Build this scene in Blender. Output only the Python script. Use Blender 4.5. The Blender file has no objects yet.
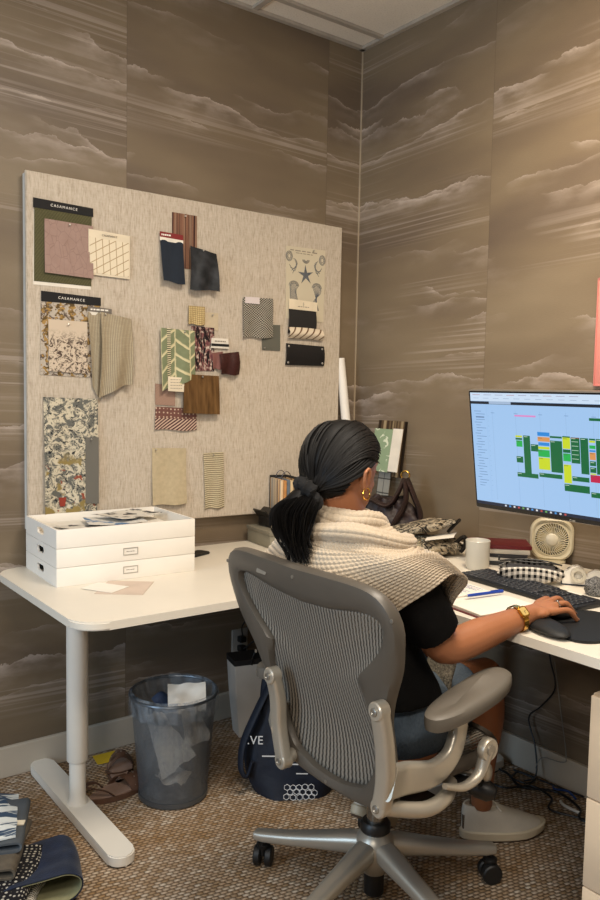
import bpy, bmesh, math, random
from mathutils import Vector, Matrix, noise
random.seed(7)
sc = bpy.context.scene
col = sc.collection
PI = math.pi
def R(d): return math.radians(d)

# ------------------------------------------------------------ camera
cd = bpy.data.cameras.new('camera'); cam = bpy.data.objects.new('camera', cd); col.objects.link(cam)
yaw, pitch, roll, F = 0.64411463, 0.07491684, 0.018967460, 801.37
fw = Vector((math.sin(yaw)*math.cos(pitch), math.cos(yaw)*math.cos(pitch), -math.sin(pitch)))
rt = Vector((math.cos(yaw), -math.sin(yaw), 0)); up = rt.cross(fw)
r2 = rt*math.cos(roll) + up*math.sin(roll); u2 = -rt*math.sin(roll) + up*math.cos(roll)
m = Matrix((r2, u2, -fw)).transposed().to_4x4(); m.translation = Vector((-2.44557, -2.84074, 1.40))
cam.matrix_world = m
cd.sensor_fit = 'VERTICAL'; cd.sensor_height = 24; cd.lens = F*24/900; cd.clip_start = .05
sc.camera = cam

# ------------------------------------------------------------ light
w = bpy.data.worlds.new('room_air'); sc.world = w; w.use_nodes = True
bg = w.node_tree.nodes['Background']; bg.inputs[0].default_value = (1.0, .92, .84, 1); bg.inputs[1].default_value = .12
def area(name, loc, target, size, power, color, sizey=None, spread=None):
    l = bpy.data.lights.new(name, 'AREA'); l.energy = power; l.color = color; l.size = size
    if sizey: l.shape = 'RECTANGLE'; l.size_y = sizey
    if spread: l.spread = R(spread)
    o = bpy.data.objects.new(name, l); col.objects.link(o); o.location = loc
    d = Vector(target)-Vector(loc); o.rotation_euler = d.to_track_quat('-Z', 'Y').to_euler()
    return o
area('ceiling_panel_light_near_desk', (-1.15, -1.75, 2.88), (-1.15, -1.75, 0), .55, 35, (1, .89, .75), .55)
area('ceiling_panel_light_rear', (-2.2, -3.0, 2.88), (-2.2, -3.0, 0), .9, 36, (1, .90, .77), .55)
area('ceiling_spot_light_right_wall', (-.75, -1.75, 2.86), (.0, -1.45, 1.9), .12, 7, (1, .78, .52), None, 110)
area('added_ceiling_fill', (-2.9, -2.6, 1.75), (-1.6, -1.3, 2.93), .35, 22, (1, .91, .80))  # added fill aimed upward to brighten the ceiling, no lamp stands here
area('daylight_from_left_doorway', (-4.4, -1.3, 1.5), (-1.5, -.7, .6), 1.0, 40, (.56, .77, 1), 1.9)
sc.view_settings.view_transform = 'Standard'; sc.view_settings.look = 'None'
sc.view_settings.exposure = 0.28; sc.view_settings.gamma = 1; sc.view_settings.use_curve_mapping = False

# ------------------------------------------------------------ node helpers
def srgb(h):
    if isinstance(h, str):
        c = [int(h[i:i+2], 16)/255 for i in (0, 2, 4)]
        return tuple((x/12.92 if x <= .04045 else ((x+.055)/1.055)**2.4) for x in c)+(1,)
    return tuple(h)+(1,) if len(h) == 3 else tuple(h)
class NT:
    def __init__(s, name, rough=.6, metal=0, spec=None):
        s.m = bpy.data.materials.new(name); s.m.use_nodes = True; s.t = s.m.node_tree
        s.b = s.t.nodes['Principled BSDF']; s.b.inputs['Roughness'].default_value = rough; s.b.inputs['Metallic'].default_value = metal
        if spec is not None: s.b.inputs['Specular IOR Level'].default_value = spec
    def n(s, ty, **k):
        x = s.t.nodes.new(ty)
        for a, v in k.items(): setattr(x, a, v)
        return x
    def put(s, inp, v):
        if isinstance(v, bpy.types.NodeSocket): s.t.links.new(v, inp)
        else: inp.default_value = v
    def co(s, kind='Object'): return s.n('ShaderNodeTexCoord').outputs[kind]
    def map(s, v, scale=(1, 1, 1), rot=(0, 0, 0), loc=(0, 0, 0)):
        x = s.n('ShaderNodeMapping'); s.put(x.inputs[0], v); x.inputs[1].default_value = loc; x.inputs[2].default_value = rot; x.inputs[3].default_value = scale
        return x.outputs[0]
    def sep(s, v):
        x = s.n('ShaderNodeSeparateXYZ'); s.put(x.inputs[0], v); return x.outputs
    def comb(s, a=0., b=0., c=0.):
        x = s.n('ShaderNodeCombineXYZ')
        for i, v in enumerate((a, b, c)): s.put(x.inputs[i], v)
        return x.outputs[0]
    def math(s, op, a, b=0., c=0.):
        x = s.n('ShaderNodeMath', operation=op)
        for i, v in enumerate((a, b, c)): s.put(x.inputs[i], v)
        return x.outputs[0]
    def noise(s, v, scale=5., detail=3., rough=.5, dist=0.):
        x = s.n('ShaderNodeTexNoise'); s.put(x.inputs['Vector'], v); x.inputs['Scale'].default_value = scale; x.inputs['Detail'].default_value = detail
        x.inputs['Roughness'].default_value = rough; x.inputs['Distortion'].default_value = dist; return x.outputs[0]
    def wave(s, v, scale=5., dist=0., detail=2., dscale=1., dirn='X', prof='SIN'):
        x = s.n('ShaderNodeTexWave', bands_direction=dirn, wave_profile=prof); s.put(x.inputs['Vector'], v); x.inputs['Scale'].default_value = scale
        x.inputs['Distortion'].default_value = dist; x.inputs['Detail'].default_value = detail; x.inputs['Detail Scale'].default_value = dscale; return x.outputs['Fac']
    def voro(s, v, scale=5., feat='F1', out='Distance', rnd=1.):
        x = s.n('ShaderNodeTexVoronoi', feature=feat); s.put(x.inputs['Vector'], v); x.inputs['Scale'].default_value = scale; x.inputs['Randomness'].default_value = rnd; return x.outputs[out]
    def ramp(s, f, stops, interp='LINEAR'):
        x = s.n('ShaderNodeValToRGB'); s.put(x.inputs[0], f); e = x.color_ramp; e.interpolation = interp
        while len(e.elements) < len(stops): e.elements.new(.5)
        for el, (p, c) in zip(e.elements, stops):
            el.position = p; el.color = srgb(c) if not isinstance(c, (int, float)) else (c, c, c, 1)
        return x.outputs[0]
    def mix(s, f, a, b):
        x = s.n('ShaderNodeMix', data_type='RGBA'); s.put(x.inputs[0], f)
        s.put(x.inputs[6], srgb(a) if isinstance(a, (str, tuple)) else a); s.put(x.inputs[7], srgb(b) if isinstance(b, (str, tuple)) else b); return x.outputs[2]
    def color(s, v): s.put(s.b.inputs['Base Color'], srgb(v) if isinstance(v, (str, tuple)) else v); return s
    def bump(s, h, dist=.002, strength=1.):
        x = s.n('ShaderNodeBump'); s.put(x.inputs['Height'], h); x.inputs['Distance'].default_value = dist; x.inputs['Strength'].default_value = strength
        s.put(s.b.inputs['Normal'], x.outputs[0]); return s
    def alpha(s, v): s.put(s.b.inputs['Alpha'], v); return s
_mc = {}
def M(name, color, rough=.55, metal=0, var=.06, nscale=12, bump=0, bscale=300, spec=None, sheen=0):
    """plain procedural material: base colour with a slight noise variation and optional fine bump"""
    if name in _mc: return _mc[name]
    t = NT(name, rough, metal, spec); c = srgb(color); co = t.co()
    d = tuple(max(0, x*(1-var*2)) for x in c[:3])+(1,); l = tuple(min(1, x*(1+var)) for x in c[:3])+(1,)
    t.color(t.ramp(t.noise(co, nscale, 3), [(.3, d), (.7, l)]))
    if bump: t.bump(t.noise(co, bscale, 2), bump)
    if sheen: t.b.inputs['Sheen Weight'].default_value = sheen
    _mc[name] = t.m; return t.m

# ------------------------------------------------------------ mesh helpers
class MB:
    def __init__(s): s.bm = bmesh.new(); s.uv = s.bm.loops.layers.uv.new('UVMap')
    def box(s, c, size, rotz=0, bev=0, rot=None, seg=2):
        r = bmesh.ops.create_cube(s.bm, size=1); v = r['verts']
        mt = Matrix.Translation(c) @ (rot if rot is not None else Matrix.Rotation(rotz, 4, 'Z')) @ Matrix.Diagonal((*size, 1))
        bmesh.ops.transform(s.bm, matrix=mt, verts=v)
        if bev:
            e = list({e for x in v for e in x.link_edges})
            bmesh.ops.bevel(s.bm, geom=e, offset=bev, segments=seg, affect='EDGES', profile=.5)
        return s
    def ring(s, pts): return [s.bm.verts.new(p) for p in pts]
    def loft(s, rings, caps=True, closed=True):
        rs = [s.ring(r) for r in rings]; n = len(rs[0])
        for a, b in zip(rs, rs[1:]):
            for i in range(n if closed else n-1):
                j = (i+1) % n
                try: s.bm.faces.new((a[i], a[j], b[j], b[i]))
                except ValueError: pass
        if caps and closed:
            for r_, rev in ((rs[0], True), (rs[-1], False)):
                try: s.bm.faces.new(list(reversed(r_)) if rev else r_)
                except ValueError: pass
        return rs
    def tube(s, pts, rad, n=10, caps=True, flat=None):
        pts = [Vector(p) for p in pts]; k = len(pts)
        if not hasattr(rad, '__len__'): rad = [rad]*k
        t0 = (pts[1]-pts[0]).normalized(); a = Vector((0, 0, 1)) if abs(t0.z) < .9 else Vector((1, 0, 0))
        u = t0.cross(a).normalized(); rings = []
        for i, p in enumerate(pts):
            t = (pts[min(i+1, k-1)]-pts[max(i-1, 0)])
            t = t.normalized() if t.length > 1e-9 else t0
            u = (u-t*u.dot(t)); u = u.normalized() if u.length > 1e-6 else t.orthogonal().normalized()
            v = t.cross(u)
            f1, f2 = (1, 1) if flat is None else flat
            rings.append([p+(u*math.cos(q)*f1+v*math.sin(q)*f2)*rad[i] for q in [2*PI*j/n for j in range(n)]])
        s.loft(rings, caps); return s
    def lathe(s, prof, c=(0, 0, 0), n=32, sx=1, sy=1, rot=None, caps=True):
        rings = []
        for r, z in prof:
            ring = []
            for j in range(n):
                p = Vector((r*math.cos(2*PI*j/n)*sx, r*math.sin(2*PI*j/n)*sy, z))
                if rot is not None: p = rot @ p
                ring.append(p+Vector(c))
            rings.append(ring)
        s.loft(rings, caps); return s
    def ell(s, c, r, rot=None, nu=20, nv=12):
        prof = [(max(math.sin(PI*i/nv), .001), -math.cos(PI*i/nv)) for i in range(nv+1)]
        D = Matrix.Diagonal((r[0], r[1], r[2])); Rm = (rot.to_3x3() if rot is not None else Matrix.Identity(3)) @ D
        rings = [[Rm @ Vector((q*math.cos(2*PI*j/nu), q*math.sin(2*PI*j/nu), z))+Vector(c) for j in range(nu)] for q, z in prof]
        s.loft(rings); return s
    def prism(s, poly, h, mat=None, bev=0):
        """poly: 2-D points extruded by h along local +z, then transformed by mat"""
        mat = mat or Matrix.Identity(4); n = len(poly)
        a = [s.bm.verts.new(mat @ Vector((p[0], p[1], 0))) for p in poly]; b = [s.bm.verts.new(mat @ Vector((p[0], p[1], h))) for p in poly]
        f1 = s.bm.faces.new(list(reversed(a))); f2 = s.bm.faces.new(b)
        for i in range(n): s.bm.faces.new((a[i], a[(i+1) % n], b[(i+1) % n], b[i]))
        if bev: bmesh.ops.bevel(s.bm, geom=list(f1.edges)+list(f2.edges), offset=bev, segments=2, affect='EDGES')
        return s
    def sheet(s, fn, nu, nv, th=.002, w=1., h=1.):
        """fn(u,v)->point; solid sheet of thickness th; uv in metres"""
        P = [[Vector(fn(i/nu, j/nv)) for i in range(nu+1)] for j in range(nv+1)]
        def nrm(i, j):
            a = P[j][min(i+1, nu)]-P[j][max(i-1, 0)]; b = P[min(j+1, nv)][i]-P[max(j-1, 0)][i]; c = a.cross(b)
            return c.normalized() if c.length > 1e-12 else Vector((0, 0, 1))
        A = [[s.bm.verts.new(P[j][i]) for i in range(nu+1)] for j in range(nv+1)]
        B = [[s.bm.verts.new(P[j][i]-nrm(i, j)*th) for i in range(nu+1)] for j in range(nv+1)]
        def face(vs, uvs):
            f = s.bm.faces.new(vs)
            for l, q in zip(f.loops, uvs): l[s.uv].uv = q
        U = lambda i, j: (i/nu*w, j/nv*h)
        for j in range(nv):
            for i in range(nu):
                face((A[j][i], A[j][i+1], A[j+1][i+1], A[j+1][i]), (U(i, j), U(i+1, j), U(i+1, j+1), U(i, j+1)))
                face((B[j+1][i], B[j+1][i+1], B[j][i+1], B[j][i]), (U(i, j+1), U(i+1, j+1), U(i+1, j), U(i, j)))
        for i in range(nu):
            face((A[0][i+1], A[0][i], B[0][i], B[0][i+1]), (U(i+1, 0), U(i, 0), U(i, 0), U(i+1, 0)))
            face((A[nv][i], A[nv][i+1], B[nv][i+1], B[nv][i]), (U(i, nv), U(i+1, nv), U(i+1, nv), U(i, nv)))
        for j in range(nv):
            face((A[j][0], A[j+1][0], B[j+1][0], B[j][0]), (U(0, j), U(0, j+1), U(0, j+1), U(0, j)))
            face((A[j+1][nu], A[j][nu], B[j][nu], B[j+1][nu]), (U(nu, j+1), U(nu, j), U(nu, j), U(nu, j+1)))
        return s
    def xf(s, mat):
        bmesh.ops.transform(s.bm, matrix=mat, verts=s.bm.verts); return s
def obj(name, mb, mat, parent=None, smooth=True, fixn=True, keep=False):
    """links the builder's shape (world coordinates) as ONE mesh object"""
    if fixn: bmesh.ops.recalc_face_normals(mb.bm, faces=mb.bm.faces)
    me = bpy.data.meshes.new(name)
    o = bpy.data.objects.new(name, me); col.objects.link(o)
    if parent is None and not keep:
        vs = mb.bm.verts; c = Vector(((min(v.co.x for v in vs)+max(v.co.x for v in vs))/2, (min(v.co.y for v in vs)+max(v.co.y for v in vs))/2, min(v.co.z for v in vs)))
        bmesh.ops.translate(mb.bm, vec=-c, verts=vs); o.location = c
    mb.bm.to_mesh(me); mb.bm.free()
    if parent is not None:
        o.parent = parent
        W = Matrix.Identity(4); q = parent
        while q is not None: W = (Matrix.LocRotScale(q.location, q.rotation_euler, q.scale) if q.parent is None else Matrix.Identity(4)) @ W; q = q.parent
        if parent.parent is None: o.matrix_parent_inverse = W.inverted()
    if mat: me.materials.append(mat)
    if smooth:
        me.polygons.foreach_set('use_smooth', [True]*len(me.polygons))
        me.set_sharp_from_angle(angle=R(38))
    return o
def tag(o, label=None, cat=None, group=None, kind=None):
    if label: o['label'] = label
    if cat: o['category'] = cat
    if group: o['group'] = group
    if kind: o['kind'] = kind
    return o
def thing(name, label, cat, loc, group=None):
    o = bpy.data.objects.new(name, None); col.objects.link(o); o.location = loc; o.empty_display_size = .05
    return tag(o, label, cat, group)
def struct(name, mb, mat, smooth=False):
    return tag(obj(name, mb, mat, None, smooth), kind='structure')
def remesh(o, vox, sm=4, fac=.5):
    md = o.modifiers.new('r', 'REMESH'); md.mode = 'VOXEL'; md.voxel_size = vox
    m2 = o.modifiers.new('s', 'SMOOTH'); m2.iterations = sm; m2.factor = fac
    bpy.context.view_layer.update()
    dg = bpy.context.evaluated_depsgraph_get(); me = bpy.data.meshes.new_from_object(o.evaluated_get(dg))
    mats = list(o.data.materials); o.modifiers.clear(); o.data = me; me.name = o.name
    me.materials.clear()
    for x in mats: me.materials.append(x)
    me.polygons.foreach_set('use_smooth', [True]*len(me.polygons)); return o
def text(s, size, mat, mw, parent, name='lettering', depth=.0004, align='CENTER', space=1.0):
    """flat lettering: mw places the text's xy plane"""
    c = bpy.data.curves.new('t', 'FONT'); c.body = s; c.size = size; c.align_x = align; c.align_y = 'CENTER'; c.extrude = depth; c.space_character = space; c.resolution_u = 3
    t = bpy.data.objects.new('t', c); col.objects.link(t); bpy.context.view_layer.update()
    dg = bpy.context.evaluated_depsgraph_get(); me = bpy.data.meshes.new_from_object(t.evaluated_get(dg)); bpy.data.objects.remove(t)
    me.transform(mw); mb = MB(); mb.bm.from_mesh(me); bpy.data.meshes.remove(me)
    return obj(name, mb, mat, parent, smooth=False, fixn=False)
def lines(mat, mw, parent, w, h, name='print_line'):
    """one row of print too small to read in the photo"""
    mb = MB(); x = -w/2; rd = random.Random(int(w*1e4))
    while x < w/2:
        l = rd.uniform(.08, .22)*w; l = min(l, w/2-x)
        if l > .001: mb.box((x+l/2, 0, 0), (l, h, .0004))
        x += l+.05*w
    return obj(name, mb.xf(mw), mat, parent, False)
def rrect(w, h, r, n=6, cx=0, cy=0):
    out = []
    for sx, sy, a0 in ((1, 1, 0), (-1, 1, 90), (-1, -1, 180), (1, -1, 270)):
        for k in range(n+1):
            a = R(a0+90*k/n); out.append((cx+sx*(w/2-r)+r*math.cos(a), cy+sy*(h/2-r)+r*math.sin(a)))
    return out
def frame(o, x, y, z):
    """matrix with origin o and axes x,y,z"""
    mt = Matrix((Vector(x), Vector(y), Vector(z))).transposed().to_4x4(); mt.translation = Vector(o); return mt
def ax(pts, k=6):
    """Catmull-Rom resample"""
    P = [Vector(p) for p in pts]; out = []
    for i in range(len(P)-1):
        p0, p1, p2, p3 = P[max(i-1, 0)], P[i], P[i+1], P[min(i+2, len(P)-1)]
        for j in range(k):
            t = j/k
            out.append(.5*((2*p1)+(-p0+p2)*t+(2*p0-5*p1+4*p2-p3)*t*t+(-p0+3*p1-3*p2+p3)*t**3))
    out.append(P[-1]); return out
def lerps(vals, n):
    out = []
    for i in range(n):
        t = i/(n-1)*(len(vals)-1); k = min(int(t), len(vals)-2); out.append(vals[k]+(vals[k+1]-vals[k])*(t-k))
    return out

# ------------------------------------------------------------ surface materials
def wallpaper(name, axis, seam):
    t = NT(name, .5, 0, .35); P = t.co(); s_ = t.sep(P); u = s_[axis]; z = s_[2]
    # objects are centred on their origin: the seam offset is given in object space
    pan = t.math('FLOOR', t.math('DIVIDE', t.math('SUBTRACT', u, seam), .95))
    zo = t.math('ADD', z, t.math('MULTIPLY', t.math('FRACT', t.math('MULTIPLY', t.math('SINE', t.math('MULTIPLY', pan, 12.9898)), 43.7)), 1.3))
    slope = t.math('MULTIPLY', u, .03)
    q = t.comb(u, t.math('MULTIPLY', pan, 3.7), t.math('ADD', zo, slope))
    def layer(freq, seed, amp, fall, mlo, mhi):
        v = t.comb(t.sep(q)[0], t.math('ADD', t.sep(q)[1], seed), t.math('MULTIPLY', t.sep(q)[2], .9))
        big = t.noise(t.map(v, (1.25, 1, 1.6)), 1.0, 2); fine = t.noise(t.map(v, (3.6, 1, 5)), 1.7, 7, .62)
        h = t.math('MULTIPLY', t.math('ADD', t.sep(q)[2], t.math('ADD', t.math('MULTIPLY', t.math('SUBTRACT', big, .5), amp), t.math('MULTIPLY', t.math('SUBTRACT', fine, .5), amp*.34))), freq)
        fr = t.math('FRACT', h)                                   # 1 at the crest, falling below it
        crest = t.math('POWER', fr, fall)
        line = t.math('POWER', fr, fall*7)
        mask = t.ramp(t.noise(t.map(v, (1.1, 1, 3.5)), 1.3, 3), [(mlo, 0.), (mhi, 1.)])
        wisp = t.noise(t.map(v, (4, 1, 14)), 2.2, 4)
        return t.math('MULTIPLY', mask, t.math('ADD', t.math('MULTIPLY', crest, t.math('MULTIPLY', t.ramp(wisp, [(.38, .1), (.62, 1.)]), .70)), t.math('MULTIPLY', line, .34)))
    a = layer(2.6, 0., .34, 7, .47, .58); b = t.math('ADD', layer(4.3, 11., .22, 9, .49, .62), layer(3.4, 23., .30, 6, .50, .62))
    lines = t.math('MULTIPLY', t.ramp(t.noise(t.map(q, (.5, 1, 78), (0, R(2.5), 0)), 1.0, 2), [(.50, 0.), (.62, 1.)]), t.ramp(t.noise(t.map(q, (.7, 1, 3.8), loc=(3, 0, 1)), 1.0, 2), [(.50, 0.), (.60, 1.)]))
    f = t.math('MINIMUM', t.math('ADD', t.math('ADD', a, b), t.math('MULTIPLY', lines, .42)), .9)
    base = t.ramp(t.noise(t.map(q, (.8, 1, 2.8)), 1.2, 3), [(.3, '66584a'), (.5, '766753'), (.7, '84755f')])
    weave = t.noise(t.map(P, (60, 60, 500)), 1, 2)
    cc = t.mix(f, base, 'b3a599'); cc = t.mix(t.math('MULTIPLY', weave, .14), cc, '4c3e30')
    ds = t.math('ABSOLUTE', t.math('SUBTRACT', t.math('FRACT', t.math('DIVIDE', t.math('SUBTRACT', u, seam), .95)), .5))
    cc = t.mix(t.math('MULTIPLY', t.math('GREATER_THAN', ds, .4985), .35), cc, '4a3d30')
    t.color(cc); t.bump(weave, .0004); return t.m
def carpet():
    t = NT('sisal_loop_carpet', .9, 0, .15); P = t.map(t.co(), (1, 1, 1), (0, 0, R(8)))
    wob = t.noise(P, 14, 2); s_ = t.sep(P)
    x = t.math('ADD', s_[0], t.math('MULTIPLY', wob, .012)); y = t.math('ADD', s_[1], t.math('MULTIPLY', wob, .009))
    row = t.math('FLOOR', t.math('DIVIDE', y, .0125)); xs = t.math('ADD', x, t.math('MULTIPLY', t.math('MODULO', row, 2.), .0105))
    cx = t.math('ABSOLUTE', t.math('SINE', t.math('MULTIPLY', xs, PI/.021))); cy = t.math('ABSOLUTE', t.math('SINE', t.math('MULTIPLY', y, PI/.0125)))
    h = t.math('POWER', t.math('MULTIPLY', cx, cy), .55)
    cell = t.comb(t.math('FLOOR', t.math('DIVIDE', xs, .021)), row, 0.)
    wn = t.n('ShaderNodeTexWhiteNoise', noise_dimensions='3D'); t.put(wn.inputs[0], cell)
    tone = t.ramp(wn.outputs[0], [(0, 'a98e6e'), (.35, 'c6ad92'), (.7, 'd5c0a8'), (1, 'e8dac6')])
    tone = t.mix(t.math('MULTIPLY', t.ramp(t.noise(t.map(P, (1.2, 3.5, 1)), 1.4, 2), [(.45, 0.), (.62, 1.)]), .45), tone, 'ab8049')
    fib = t.noise(P, 900, 2)
    c = t.mix(h, '68553f', tone); c = t.mix(t.math('MULTIPLY', fib, .25), c, '6b4e35')
    t.color(c); t.bump(t.math('ADD', h, t.math('MULTIPLY', fib, .25)), .005); return t.m
def ceil_mat():
    t = NT('mineral_ceiling_tile', .9); P = t.co()
    t.color(t.mix(t.math('MULTIPLY', t.ramp(t.noise(P, 160, 3), [(.56, 0.), (.66, 1.)]), .35), 'e2dacd', 'b5aa9a')); t.bump(t.noise(P, 120, 3), .002); return t.m
white_desk = M('white_laminate', 'ddd5c6', .38, 0, .015, 6)
white_metal = M('white_painted_metal', 'e4ded2', .38, 0, .02, 8)
white_paint = M('cream_baseboard_paint', 'bfb4a3', .45, 0, .04, 5)
edge_white = M('white_edge_band', 'dcd3c4', .5, 0, .02)
black_plastic = M('black_plastic', '141312', .42, 0, .1)
# ------------------------------------------------------------ the room
X0, Y0, H = -3.6, -3.6, 2.93
struct('floor', MB().box(((X0)/2, Y0/2, -.02), (-X0, -Y0, .04)), carpet())
struct('wall_back', MB().box((X0/2, .05, H/2), (-X0+.2, .1, H+.1)), wallpaper('cloud_strata_wallpaper_back', 0, -.194-X0/2))
struct('wall_right', MB().box((.05, Y0/2, H/2), (.1, -Y0, H+.1)), wallpaper('cloud_strata_wallpaper_right', 1, -.765-Y0/2))
struct('ceiling', MB().box((X0/2, Y0/2, H+.03), (-X0, -Y0, .04)), ceil_mat())
g = MB()
for i in range(7):
    g.box((-.6*i-.0, Y0/2, H+.004), (.024, -Y0, .012)) if i else None
    g.box((X0/2, -.15-.6*i, H+.003), (-X0, .024, .012))
g.box((X0/2, -.012, H+.002), (-X0, .022, .014)); g.box((-.012, Y0/2, H+.002), (.022, -Y0, .014))
struct('trim_1', g, M('grey_ceiling_grid', 'a89f93', .5))
struct('trim_2', MB().box((-.0025, -.0025, H/2), (.005, .005, H)), M('corner_bead', 'a99a84', .5))
struct('baseboard_back', MB().box((X0/2, -.009, .056), (-X0, .018, .112), bev=.004), white_paint)
struct('baseboard_right', MB().box((-.009, Y0/2, .056), (.018, -Y0, .112), bev=.004), white_paint)

# ------------------------------------------------------------ desks
LZ, RZ = .76, .81
def desk(name, label, x0, x1, y0, y1, top, th, rad, legs, loc):
    t = thing(name, label, 'desk', loc)
    obj('desktop', MB().prism(rrect(x1-x0, y1-y0, rad, 8, (x0+x1)/2, (y0+y1)/2), th, Matrix.Translation((0, 0, top-th)), .004), white_desk, t)
    for fn in legs: fn(t)
    return t
def tleg(cx, cy, length, top, axis='y'):
    def f(t):
        W = .082
        poly = rrect(W, length, W/2-.001, 8) if axis == 'y' else rrect(length, W, W/2-.001, 8)
        lg = obj('foot', MB().prism(poly, .032, Matrix.Translation((cx, cy, .004)), .0035), white_metal, t)
        obj('glide_pad', MB().prism([(p[0]*.93, p[1]*.985) for p in poly], .0038, Matrix.Translation((cx, cy, 0))), black_plastic, lg)
        cl = obj('column', MB().lathe([(.034, .036), (.028, .05), (.0265, .07), (.0265, .20)], (cx, cy, 0), 32).lathe([(.0265, .18), (.033, .18), (.0345, .183), (.0345, top-.05), (.05, top-.05), (.05, top-.046)], (cx, cy, 0), 32), white_metal, t)
        return lg
    return f
def under_frame(x0, x1, y0, y1, z):
    def f(t): obj('under_frame', MB().box(((x0+x1)/2, y0, z), (x1-x0, .05, .03)).box(((x0+x1)/2, y1, z), (x1-x0, .05, .03)).box((x0, (y0+y1)/2, z+.008), (.06, abs(y1-y0)+.1, .014)).box((x1, (y0+y1)/2, z+.008), (.06, abs(y1-y0)+.1, .014)), white_metal, t)
    return f
desk('standing_desk', 'white desk with rounded corners and T-shaped foot under the pinboard', -1.65, -.03, -.82, -.03, LZ, .024, .085,
     [tleg(-1.488, -.385, .75, LZ-.024), tleg(-.22, -.37, .70, LZ-.024), under_frame(-1.45, -.22, -.5, -.25, LZ-.042)], (-.83, -.4, 0))
desk('computer_desk', 'white desk along the right wall carrying the monitor and keyboard', -.845, -.035, -3.1, -.62, RZ, .024, .03,
     [tleg(-.30, -.95, .5, RZ-.024, 'x'), tleg(-.42, -2.75, .70, RZ-.024, 'x'), under_frame(-.5, -.3, -2.7, -.95, RZ-.042)], (-.44, -1.8, 0))

# white pedestal, only its near edge in view
t = thing('drawer_pedestal', 'pale pedestal edge under the right-hand desk, at the right edge of the photo', 'pedestal', (-.55, -2.05, 0))
pm = M('white_laminate_warm_lit', 'e3cdb0', .45, 0, .02)  # white laminate with the tan of warm lamplight put into its colour
obj('body', MB().box((-.548, -2.022, .355), (.50, .44, .71), bev=.003), pm, t)
for z, h in ((.588, .243), (.357, .213), (.127, .241)): obj('drawer', MB().box((-.806, -2.022, z), (.018, .43, h), bev=.003), pm, t)

# ------------------------------------------------------------ pinboard
def linen_board():
    t = NT('woven_linen_pinboard', .85, 0, .15); P = t.co()
    a = t.noise(t.map(P, (230, 230, 34)), 1, 3, .6); b = t.noise(t.map(P, (40, 40, 200)), 1, 2)
    f = t.math('ADD', t.math('MULTIPLY', a, .8), t.math('MULTIPLY', b, .2))
    t.color(t.ramp(f, [(.3, 'a39584'), (.45, 'b8ab99'), (.6, 'c3b7a6'), (.75, 'cec4b5')])); t.bump(f, .0012); return t.m
BY = -.045
t = thing('pinboard', 'large beige linen pinboard hung on the wall above the left desk', 'pinboard', (-.83, -.02, .88))
quad = [(-1.533, .885), (-.134, .868), (-.134, 2.121), (-1.533, 2.128)]
obj('fabric_panel', MB().prism(quad, -.028-BY, frame((0, -.028, 0), (1, 0, 0), (0, 0, 1), (0, -1, 0)), .003), linen_board(), t)
obj('backing_board', MB().prism([(-1.530, .889), (-.137, .872), (-.137, 2.117), (-1.530, 2.124)], .027, frame((0, -.001, 0), (1, 0, 0), (0, 0, 1), (0, -1, 0))), M('pale_grey_board_edge', 'cfcac0', .7), t)

# ---- swatches
def sm(name, fn, rough=.8, bumpd=0):
    """swatch material; fn(t, uv, x, y) -> colour socket, (height)"""
    t = NT(name, rough, 0, .2); uv = t.co('UV'); s_ = t.sep(uv); r = fn(t, uv, s_[0], s_[1])
    if isinstance(r, tuple): t.color(r[0]); t.bump(r[1], bumpd or .001)
    else:
        t.color(r); 
        if bumpd: t.bump(t.noise(uv, 500, 2), bumpd)
    return t.m
def stripes(t, x, w, duty=.5, soft=.05):
    return t.ramp(t.math('FRACT', t.math('DIVIDE', x, w)), [(max(duty-soft, 0), 1.), (min(duty+soft, 1), 0.)])
_n = [0]
def quadpt(q, u, v):
    tl, tr, br, bl = q
    return ((tl[0]*(1-u)+tr[0]*u)*(1-v)+(bl[0]*(1-u)+br[0]*u)*v, (tl[1]*(1-u)+tr[1]*u)*(1-v)+(bl[1]*(1-u)+br[1]*u)*v)
def surf(q, off, bow=0, curl=0, wav=0, seed=0, bot=0):
    def f(u, v):
        x, z = quadpt(q, u, v)
        y = BY-off-bow*math.sin(PI*v)-curl*v*v-wav*(.5+.5*math.sin(u*9+seed+2*v))*(.3+v)
        z += bot*math.sin(PI*u)*v + (.003*math.sin(7*u+seed)*v if wav else 0)
        return (x, y, z)
    return f
def sheet_on(q, off, th=.0012, nu=10, nv=14, **k):
    w = math.dist(q[0], q[1]); h = math.dist(q[0], q[3])
    return MB().sheet(lambda u, v: surf(q, off, **k)(u, 1-v), nu, nv, th, w, h)
def sample(name, label, q, mat, off=.002, cat='fabric sample', th=.0012, pin=None, parts=(), group=None, **k):
    """parts: (name, quad, material, off, kwargs)"""
    c = quadpt(q, .5, 1)
    t = thing(name, label, cat, (c[0], BY-off, c[1]), group)
    obj('cloth' if cat == 'fabric sample' else 'sheet', sheet_on(q, off, th, **k), mat, t)
    for nm, qq, mm, oo, kk in parts: obj(nm, sheet_on(qq, oo, .0012, **kk), mm, t)
    if pin: obj('pin', MB().lathe([(.0012, 0), (.0012, .006), (.0035, .007), (.003, .010), (.0005, .011)], (0, 0, 0), 10).xf(Matrix.Translation((pin[0], BY-off, pin[1])) @ Matrix.Rotation(R(90), 4, 'X')), M('pin_steel', 'b8b4ac', .3, .8), t)
    return t
ink_white = M('white_ink', 'efe9dd', .6); ink_black = M('black_ink', '2a2522', .6); ink_grey = M('grey_ink', '8b8174', .6)
blk = M('black_card', '0c0a09', .8)
TX = lambda x, z, off: frame((x, BY-off, z), (1, 0, 0), (0, 0, 1), (0, -1, 0))
def Qr(x0, z1, x1, z0): return [(x0, z1), (x1, z1), (x1, z0), (x0, z0)]

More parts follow.
